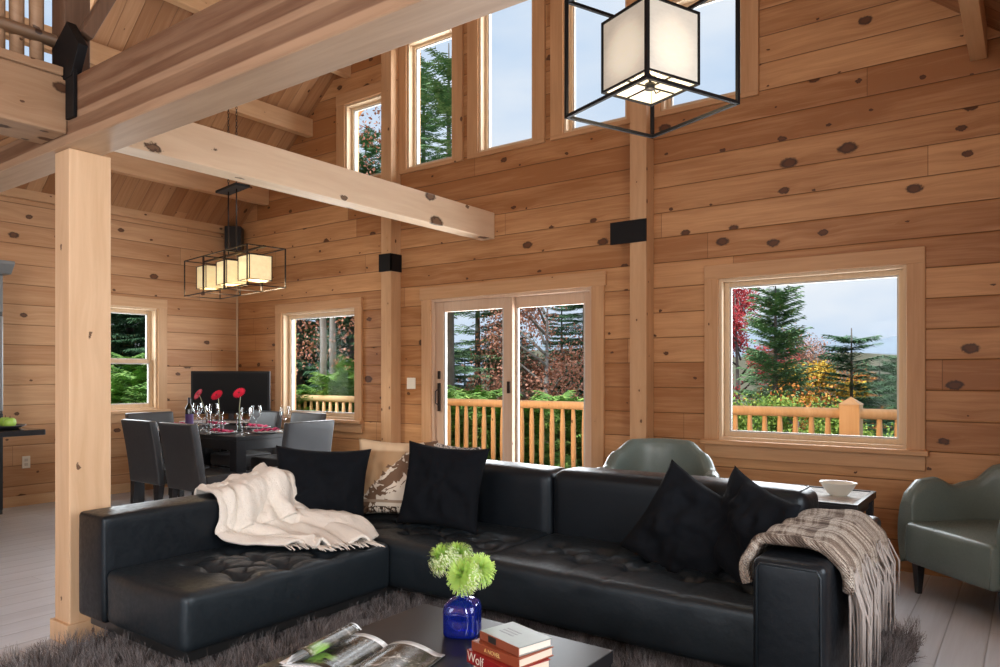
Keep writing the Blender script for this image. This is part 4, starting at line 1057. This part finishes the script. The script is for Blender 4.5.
bulb_light('lantern_light', (-1.357,2.97,2.46), 5)
for x in (-.40,0,.40): bulb_light('chandelier_light', (-6.15+x, 4.15, 2.14), 4)

# ------------------------------------------------------------ kitchen edge
kc = thing('tall_refrigerator_cabinet', 'tall grey refrigerator cabinet with crown moulding at the left edge', 'cabinet', (-8.11, 1.9, 0))
kg = simple('grey_paint', (.17,.175,.175), .4)
MB().box(0,.70,-.7,.74,.06,2.20).build('cabinet_body', simple('dark_grey_cabinet', (.07,.075,.08), .4), kc, bevel=.004)
MB().prism([(0,2.20),(.72,2.20),(.80,2.28),(.80,2.31),(0,2.31)], -.74, .80, 'y').build('crown_moulding', kg, kc, bevel=.003)
MB().box(.70,.72,-.68,.735,1.86,2.18).build('upper_door', kg, kc, bevel=.004)
d_ = MB().box(.70,.725,-.02,.735,.98,1.82).build('refrigerator_door', simple('stainless_steel', (.30,.32,.33), .3, .9), kc, bevel=.006)
for z in (1.62,):
    for k in range(3): MB().box(.725,.728,.66-.03*k,.67-.03*k,1.69,1.70).build('indicator', M['china'], d_)
MB().box(.70,.725,-.02,.735,.10,.96).build('freezer_door', simple('steel_door_dark_reflection', (.06,.065,.07), .3, .7), kc, bevel=.006)  # the lower door's dark reflection is put into its steel colour
MB().box(.60,.69,.60,.70,0,.06).build('foot', M['lacquer'], kc)
ki = thing('kitchen_island', 'black topped kitchen counter end at the left edge', 'counter', (-5.67, 2.29, 0))
MB().box(-.95,0,-1.9,0,.875,.915).build('counter_top', simple('black_granite', (.02,.02,.022), .15, var=.4, vs=60), ki, bevel=.006)
MB().box(-.80,-.15,-1.85,-.42,0,.875).build('cabinet_body', M['purlin'], ki)
pt = MB().lathe([(.001,0),(.12,0),(.17,.02),(.172,.026),(.11,.008),(.001,.006)], n=32).build('fruit_plate', M['lacquer']); pt.location = (-5.98,2.10,.9155)
tag(pt, 'black plate holding the green apples on the counter end', 'plate')
ga = simple('green_apple_skin', (.36,.58,.10), .3, var=.25, vs=20)
for (dx,dy,dz,l) in ((.07,.05,.008,'green apple at the right on the counter plate'),(-.04,.06,.008,'green apple at the back of the counter plate'),(0,-.05,.008,'green apple nearest the viewer on the counter plate')):
    a_ = thing('green_apple', l, 'apple', (-5.98+dx, 2.10+dy, .9155+dz), 0, 'green apples on the counter plate')
    MB().lathe([(.001,.006),(.018,.0),(.034,.014),(.041,.036),(.037,.058),(.022,.070),(.008,.068),(.001,.060)], n=24).build('fruit', ga, a_)
    MB().tube([(0,0,.06),(.004,0,.085)], .002, 5).build('stem', M['bronze'], a_)
# ------------------------------------------------------------ outdoors
struct(MB().box(-12.2, 2.2, GY+.2, 7.6, -.10, -.02).build('deck_floor', M['deck']))
rl = thing('deck_railing', 'golden log railing of turned balusters along the deck outside', 'railing')
RY = 7.35
MB().tube([(-12.2,RY,.945),(2.2,RY,.945)], .048, 12).build('top_rail', M['railx'] if 'railx' in M else M['rail'], rl)
MB().tube([(-12.2,RY,.10),(2.2,RY,.10)], .042, 12).build('bottom_rail', M['rail'], rl)
x = -12.0; k = 0
while x < 2.1:
    if abs(x+1.36) > .11 and k < 99:
        MB().tube([(x,RY,.12),(x+rnd.uniform(-.004,.004),RY,.35),(x,RY,.70),(x,RY,.93)], [.021,.031,.030,.020], 8).build('baluster', M['rail'], rl); k += 1
    x += .145
for x, l in ((-1.36,'square golden newel post with a pyramid cap outside the right window'),(1.9,'square golden newel post at the right end of the deck'),(-12.1,'square golden newel post at the left end of the deck')):
    t = MB(); t.box(x-.085,x+.085,RY-.085,RY+.085,-.02,1.03)
    t.add([(x-.095,RY-.095,1.03),(x+.095,RY-.095,1.03),(x+.095,RY+.095,1.03),(x-.095,RY+.095,1.03),(x,RY,1.10)], [(3,2,1,0),(0,1,4),(1,2,4),(2,3,4),(3,0,4)])
    tag(t.build('newel_post', M['rail']), l, 'post', 'deck newel posts')
# terrain falling away from the house
def ground_z(x, y):
    d = max(0, y-7.5); w = max(0, -x-9)
    s_ = 1/(1+math.exp(-(x+4)/5))
    return -.9 - .30*d*(s_*.9+.12) - .03*w + .25*noise.noise(Vector((x*.12,y*.12,0))) + (0 if d < 60 else 0)
m = MB()
def gr(a, b):
    x = -90+150*a; y = 120*b*b + 5.9 if False else 5.0+115*b; z = ground_z(x, y); return Vector((x, y, z))
m.grid(gr, 60, 50)
def gr2(a, b):
    x = -90+81*a; y = -30+35*b; return Vector((x, y, ground_z(x, 5.0)))
m.grid(gr2, 30, 14)
N = NT('forest_floor'); co, _ = N.coords(); f = N.noise(co, .8, 6, .7)
N.set(col=N.ramp(f, [(.3,(.03,.05,.015)),(.5,(.08,.12,.03)),(.65,(.16,.13,.05)),(.8,(.25,.20,.09))]), rough=.95); struct(m.build('ground', N.m))
# distant ridges
def ridge(name, y, x0, x1, z0, amp, col, seed):
    m = MB()
    def f(a, b):
        x = x0+(x1-x0)*a; h = z0+amp*(noise.noise(Vector((x*.006,seed,0)))+.35*noise.noise(Vector((x*.02,seed,1))))+.02*amp*noise.noise(Vector((x*.2,seed,1)))
        return Vector((x, y+120*b, -60+(h+60)*math.sin(b*PI/2)))
    m.grid(f, 160, 14)
    N = NT(name+'_cover'); co, _ = N.coords(); g = N.noise(co, .12, 6, .7); N.set(col=N.mix(g, tuple(c*.7 for c in col), tuple(c*1.3 for c in col)), rough=1, spec=0)
    return struct(m.build(name, N.m))
ridge('hills', 260, -260, 260, 12, 8, (.13,.13,.10), 3.1)
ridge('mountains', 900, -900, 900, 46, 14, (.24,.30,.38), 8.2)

def leafmat(name, cols, var=1):
    N = NT(name); co, _ = N.coords(); oi = N.n('ShaderNodeObjectInfo')
    f = N.noise(co, 2.2, 4, .7); f2 = N.white(N.vmath('SNAP', co, (.09,.09,.09)))
    x = N.math('ADD', N.math('MULTIPLY', f, .65), N.math('MULTIPLY', f2, .35))
    n = len(cols); col = N.ramp(x, [(.25+.5*i/(n-1), c) for i, c in enumerate(cols)])
    N.set(col=col, rough=.7, spec=.2)
    return N.m
M['spruce'] = leafmat('spruce_needles', [(.03,.08,.045),(.07,.16,.085),(.14,.27,.14)])
M['pine'] = leafmat('pine_needles', [(.07,.15,.075),(.14,.27,.13),(.27,.42,.22)])
M['brightspruce'] = leafmat('young_spruce_needles', [(.08,.20,.05),(.18,.36,.09),(.36,.56,.16)])
M['maple'] = leafmat('red_maple_leaves', [(.26,.02,.035),(.52,.06,.08),(.74,.18,.16)])
M['rust'] = leafmat('rust_leaves', [(.30,.13,.09),(.50,.24,.17),(.66,.42,.33)])
M['yellow'] = leafmat('golden_leaves', [(.28,.16,.02),(.60,.38,.04),(.80,.62,.14)])
M['orange'] = leafmat('orange_leaves', [(.30,.08,.03),(.58,.22,.06),(.75,.48,.14)])
M['shrub'] = leafmat('shrub_leaves', [(.08,.16,.04),(.20,.34,.07),(.42,.52,.12)])
M['bark'] = simple('grey_bark', (.13,.12,.115), .9, var=.5, vs=6); M['birch'] = simple('pale_birch_bark', (.27,.27,.265), .8, var=.35, vs=5)

def needle_cards(m, p, d, L, w, n, q):
    """a spray: thin drooping blades fanned either side of a twig"""
    d = d.normalized(); side = d.cross(Vector((0,0,1))).normalized()
    for i in range(n):
        f = (i+.5)/n; c = p+d*L*f
        for s in (-1, 1):
            e = c + side*s*w*(1-.5*f)*q.uniform(.7,1.2) + d*w*.6 + Vector((0,0,-w*q.uniform(.05,.5)))
            t = d*w*.15
            m.add([c-t, c+t, e], [(0,1,2)])
def conifer(name, h, r, mat, seed, dens=1.0, bare=.12, droop=.25, ragged=.15):
    q = random.Random(seed); m = MB(); z = h*bare
    while z < h*.985:
        f = (z/h-bare)/(1-bare); R = r*(1-f)**.85*(1+q.uniform(-ragged,ragged))+.06
        nb = max(4, int((6+5*(1-f))*dens))
        for k in range(nb):
            a = q.uniform(0, 2*PI); L = R*q.uniform(.7,1.1)
            d = Vector((math.cos(a), math.sin(a), -droop+.5*f*1.2)).normalized(); p = Vector((0,0,z+q.uniform(-.1,.1)))
            ns = max(2, int(L/.28))
            for s in range(ns):
                c = p+d*L*(s+.2)/ns; c.z -= droop*.25*((s/ns)**2)*L
                for sg in (-1, 0, 1):
                    a2 = a+sg*.75; dd = Vector((math.cos(a2), math.sin(a2), d.z-.1))
                    needle_cards(m, c, dd, L/ns*1.4 if sg == 0 else .42*(1-.4*s/ns)+.08, .11+.06*q.random(), 8, q)
        z += max(.13, h*.021)/dens**.5
    me = bpy.data.meshes.new(name+'_crown'); m.bm.to_mesh(me); m.bm.free(); me.materials.append(mat)
    t = MB().tube([(0,0,-1),(0,0,h*.5),(0,0,h)], [h*.016,h*.010,.01], 7)
    mt = bpy.data.meshes.new(name+'_trunk'); t.bm.to_mesh(mt); t.bm.free(); mt.materials.append(M['bark'])
    return me, mt
def broadleaf(name, h, r, mat, seed, bark, n=5200, ls=.07, crown0=.25):
    q = random.Random(seed); t = MB(); m = MB(); tips = []
    t.tube([(0,0,-1),(q.uniform(-.1,.1),0,h*.4),(q.uniform(-.2,.2),q.uniform(-.2,.2),h*.92)], [h*.014+.01,h*.010,.01], 7)
    for i in range(22):
        z = h*(crown0+(.9-crown0)*i/22); a = q.uniform(0,2*PI); L = r*q.uniform(.5,1)*(1-.5*(i/22)**2)
        e = Vector((math.cos(a)*L, math.sin(a)*L, z+L*.5)); t.tube([(0,0,z-.1), Vector((0,0,z)).lerp(e,.5)+Vector((0,0,.05)), e], [.035,.02,.006], 5)
        for k in range(3): tips.append((Vector((0,0,z)).lerp(e, q.uniform(.45,1.05))+Vector((q.uniform(-.2,.2),q.uniform(-.2,.2),q.uniform(-.1,.2)))*r*.35, r*q.uniform(.16,.34)))
    for i in range(n):
        c, R = q.choice(tips); d = Vector((q.gauss(0,1), q.gauss(0,1), q.gauss(0,.7))); d = d.normalized()*R*q.random()**.4
        p = c+d; u = Vector((q.gauss(0,1),q.gauss(0,1),q.gauss(0,1))).normalized(); v = u.cross(Vector((q.gauss(0,1),q.gauss(0,1),q.gauss(0,1)))).normalized(); s = ls*q.uniform(.6,1.3)
        m.add([p-u*s, p+v*s*.6, p+u*s, p-v*s*.6], [(0,1,2,3)])
    me = bpy.data.meshes.new(name+'_crown'); m.bm.to_mesh(me); m.bm.free(); me.materials.append(mat)
    mt = bpy.data.meshes.new(name+'_trunk'); t.bm.to_mesh(mt); t.bm.free(); mt.materials.append(bark)
    return me, mt
TREES = []
def tree(kind, meshes, px, dist, ztop, label, cat, h, group=None, sx=1):
    p = at(px, dist); s = 1
    t = thing(kind, label, cat, (p.x, p.y, ztop-h*sx if h else 0), rnd.uniform(0, 6.28), group)
    t.scale = (sx, sx, sx); t['label'] = label; TREES.append((label, px, t))
    for me, nm in zip(meshes, ('foliage','trunk')):
        o = bpy.data.objects.new(nm, me); C.objects.link(o); o.parent = t
    return t
PINE = conifer('pine', 10, 2.3, M['pine'], 1, .8, .16, .0, .55)
PINE2 = conifer('pine2', 11, 2.6, M['pine'], 8, .62, .22, -.05, .7)
PINE3 = conifer('pine3', 8, 1.4, M['pine'], 18, 1.1, .12, .05, .35)
SPR = conifer('spruce', 9, 1.7, M['spruce'], 2, 1.0, .06, .35, .2)
SPR2 = conifer('spruce2', 10, 2.4, M['spruce'], 5, 1.0, .05, .3, .3)
YSP = conifer('young', 3.6, 1.4, M['brightspruce'], 3, 1.3, .02, .1, .3)
MAP = broadleaf('maple', 7, 2.0, M['maple'], 4, M['bark'], 26000, .038, .12)
RUS = broadleaf('rust', 7, 2.2, M['rust'], 6, M['birch'], 15000, .034, .2)
YEL = broadleaf('yellow', 6, 1.35, M['yellow'], 7, M['bark'], 26000, .038, .1)
ORA = broadleaf('orange', 5, 2.0, M['orange'], 9, M['bark'], 20000, .036, .08)
SHR = broadleaf('shrub', 2.4, 1.5, M['shrub'], 10, M['bark'], 20000, .028, .05)
BAREB = broadleaf('bare', 8, 1.6, M['rust'], 11, M['birch'], 2500, .03, .3)
PINE4 = conifer('pine4', 9, 1.0, M['pine'], 28, .6, .5, .0, .6)
GT = 'forest trees beyond the deck'
# right window: (px, dist, ztop)
tree('red_maple', MAP, 741, 22, 4.3, 'crimson maple at the left of the big right window', 'tree', 7)
tree('white_pine', PINE3, 776, 14, 3.15, 'tall green pine in the big right window beside the red maple', 'tree', 8)
tree('golden_tree', YEL, 815, 16, 2.0, 'golden yellow tree in the right window between the pine and dark spruce', 'tree', 6)
tree('bare_treetop', RUS, 815, 27, 3.1, 'pale rusty treetop behind the golden tree in the right window', 'tree', 7)
tree('dark_spruce', SPR2, 852, 14, 2.2, 'small dark pointed spruce above the deck newel post', 'tree', 10)
tree('orange_tree', ORA, 793, 13.5, 1.05, 'orange red low tree just over the rail in the right window', 'tree', 5)
tree('yellow_shrub', SHR, 800, 12, .75, 'yellow green shrub low behind the rail in the right window', 'shrub', 2.4)
tree('green_shrub', SHR, 750, 12, .8, 'green shrub below the red maple behind the rail', 'shrub', 2.4)
for i, (px_, d_, z_) in enumerate(((880,17,1.7),(900,20,2.0),(868,24,1.5),(915,15,1.4),(930,22,2.2))):
    tree('dark_spruce', SPR2, px_, d_, z_, 'dark evergreen at the right side of the right window', 'tree', 10, 'dark evergreens right of the small spruce')
tree('orange_tree', ORA, 838, 22, 1.6, 'orange tree partly behind the small dark spruce', 'tree', 5)
tree('green_shrub', SHR, 868, 11, .35, 'dull green shrub behind the rail right of the newel post', 'shrub', 2.4)
# door
tree('rust_tree', RUS, 545, 16, 3.9, 'rusty red leaved tree seen through the right door panel', 'tree', 7)
tree('rust_tree', RUS, 492, 19, 2.6, 'rusty leaved tree behind the meeting stiles of the door', 'tree', 7)
for i, (px_, d_, z_) in enumerate(((585,17,5.0),(604,20,6.0),(562,24,4.2),(520,26,3.0),(625,19,6.0),(538,20,1.9))):
    tree('dark_spruce', SPR2 if i % 2 else SPR, px_, d_, z_, 'dark spruce seen through the right door panel', 'tree', 10 if i % 2 else 9, 'dark spruces behind the right door panel')
for i, (px_, d_, z_) in enumerate(((449,13,7.2),(478,17,5.2))):
    t_ = tree('tall_pine', PINE4, px_, d_, z_, ('nearer' if i == 0 else 'farther')+' tall bare trunked pine through the left door panel', 'tree', 9)
for i, (px_, d_, z_) in enumerate(((433,20,3.6),(465,24,2.2),(500,24,2.0),(415,22,4))):
    tree('dark_spruce', SPR, px_, d_, z_, 'green spruce deep in the woods behind the left door panel', 'tree', 9, 'spruces behind the left door panel')
for i, (px_, d_, z_) in enumerate(((448,11,.8),(475,12,.9),(500,11,.75),(530,11,.75),(560,12,.8),(590,12,.7),(425,12,.9))):
    tree('young_spruce', YSP, px_, d_, z_+.1, 'bright green young spruce low behind the door rail', 'tree', 3.6, 'young spruces behind the door rail')
# left gable window
for i, (px_, d_, z_) in enumerate(((300,15,5.5),(330,17,6.5),(352,14,4.5),(368,18,6.5),(318,22,6.0),(285,18,6))):
    tree('dark_spruce', SPR2 if i % 2 else SPR, px_, d_, z_, 'spruce in the woods outside the left gable window', 'tree', 10 if i % 2 else 9, 'spruces outside the left gable window')
BT = (MB().tube([(0,0,-1),(.05,0,3),(-.05,.05,7)],[.07,.055,.03],8), 0)[0]
btm = bpy.data.meshes.new('birch_trunk'); BT.bm.to_mesh(btm); BT.bm.free(); btm.materials.append(M['birch'])
for i, (px_, d_) in enumerate(((321,11.6),(335,12.2))):
    t_ = tree('birch', (BAREB[0], btm), px_, d_, 0, ('left' if i == 0 else 'right')+' one of two pale birch trunks outside the left gable window', 'tree', 0); t_.location.z = -1.2
for i, (px_, d_, z_) in enumerate(((345,11.5,1.3),(325,12,1.0),(362,12.5,1.5),(305,11.5,1.0))):
    tree('young_spruce', YSP, px_, d_, z_, 'bright young spruce outside the left gable window', 'tree', 3.6, 'young spruces outside the left gable window')
# upper windows
for i, (px_, d_, z_) in enumerate(((366,19,7.6),(424,18,9.0),(345,20,7.6))):
    t_ = tree('white_pine', PINE, px_, d_, z_, ('pine filling the smallest upper window','tall ragged pine in the second upper window','pine at the left edge of the smallest upper window')[i], 'tree', 10, None, 1.0)
# side window
for i, (px_, d_, z_) in enumerate(((105,16,6),(130,17,6.5),(155,16,6),(118,20,7),(143,21,7),(170,19,6),(85,18,6))):
    tree('dark_spruce', SPR2 if i % 2 else SPR, px_, d_, z_, 'dark spruce outside the side window by the post', 'tree', 10 if i % 2 else 9, 'spruces outside the side window')
for i, (px_, d_, z_) in enumerate(((118,12,1.1),(140,12.5,1.3),(158,12,1.0),(98,12.5,1.2),(130,14,1.6))):
    tree('young_spruce', YSP, px_, d_, z_, 'bright yellow green young spruce low in the side window', 'tree', 3.6, 'young spruces outside the side window')

ORD = ['leftmost','second from the left','third from the left','fourth from the left','fifth from the left','sixth from the left','seventh from the left','eighth from the left']
for lab in sorted(set(l for l, _, _ in TREES)):
    same = sorted([(p, t.name) for l, p, t in TREES if l == lab])
    if len(same) > 1:
        for w, (_, nm) in zip(ORD, same): bpy.data.objects[nm]['label'] = lab+', '+w
# ------------------------------------------------------------ light and view
W = bpy.data.worlds.new('world'); S.world = W; W.use_nodes = True
nt = W.node_tree; bg = nt.nodes['Background']
tc = nt.nodes.new('ShaderNodeTexCoord'); mp = nt.nodes.new('ShaderNodeMapping'); mp.inputs['Scale'].default_value = (1.2, 1.2, 3.6)
nz = nt.nodes.new('ShaderNodeTexNoise'); nz.inputs['Scale'].default_value = 1.6; nz.inputs['Detail'].default_value = 6; nz.inputs['Roughness'].default_value = .55
rp = nt.nodes.new('ShaderNodeValToRGB')
rp.color_ramp.elements[0].position = .36; rp.color_ramp.elements[0].color = (.56,.71,.92,1)
rp.color_ramp.elements[1].position = .66; rp.color_ramp.elements[1].color = (.88,.92,.98,1)
nt.links.new(tc.outputs['Generated'], mp.inputs[0]); nt.links.new(mp.outputs[0], nz.inputs['Vector']); nt.links.new(nz.outputs[0], rp.inputs[0]); nt.links.new(rp.outputs[0], bg.inputs[0])
bg.inputs['Strength'].default_value = SKY_STR = 1.0
def area(name, loc, rot, sx, sy, power, col=(1,1,1)):
    l = bpy.data.lights.new(name, 'AREA'); l.shape = 'RECTANGLE'; l.size = sx; l.size_y = sy; l.energy = power; l.color = col
    o = bpy.data.objects.new(name, l); C.objects.link(o); o.location = loc; o.rotation_euler = rot; return o
# added fill lamps at unseen openings behind the viewpoint and in the right wall
area('fill_back_high', (-4.0, BY-.25, 4.1), (math.radians(82),0,0), 2.3, 1.7, 80, (1,1,1))
area('fill_back', (-1.6, BY-.25, 1.55), (math.radians(88),0,0), 1.9, 1.7, 70, (1,1,1))
area('fill_right_near', (RX+.25, 1.9, 1.6), (PI/2,0,PI/2), 1.9, 1.5, 62, (1,1,1))
area('fill_right', (RX+.25, -2.45, 1.5), (PI/2,0,PI/2), 1.8, 1.8, 260, (1,1,1))
# daylight pressing in through the gable glazing
for i, (a0,a1,z0,z1) in enumerate(UP+[DOOR,WL,WR]):
    pw = 46*(a1-a0)*(z1-z0)
    area('daylight_gable', ((a0+a1)/2, GY+.75, (z0+z1)/2+.25), (-PI/2-.2,0,0), (a1-a0)*1.5, (z1-z0)*1.15, pw*1.25, (.93,.965,1))
area('daylight_side', (LX-.26, (SW[0]+SW[1])/2, 1.5), (0,-PI/2,0), 1.15, .86, 26, (.9,.96,1))
sun = bpy.data.lights.new('sun', 'SUN'); sun.energy = 5.5; sun.angle = math.radians(12); sun.color = (1,.95,.86)
so = bpy.data.objects.new('sun', sun); C.objects.link(so); so.rotation_euler = (math.radians(38), 0, math.radians(-25))
S.view_settings.view_transform = 'Standard'; S.view_settings.look = 'None'; S.view_settings.gamma = 1; S.view_settings.exposure = 0.0
S.view_settings.use_curve_mapping = False
S.cycles.max_bounces = 8; S.cycles.diffuse_bounces = 5; S.cycles.transparent_max_bounces = 16; S.cycles.use_denoising = True
S.cycles.sample_clamp_indirect = 6; S.cycles.caustics_reflective = False; S.cycles.caustics_refractive = False
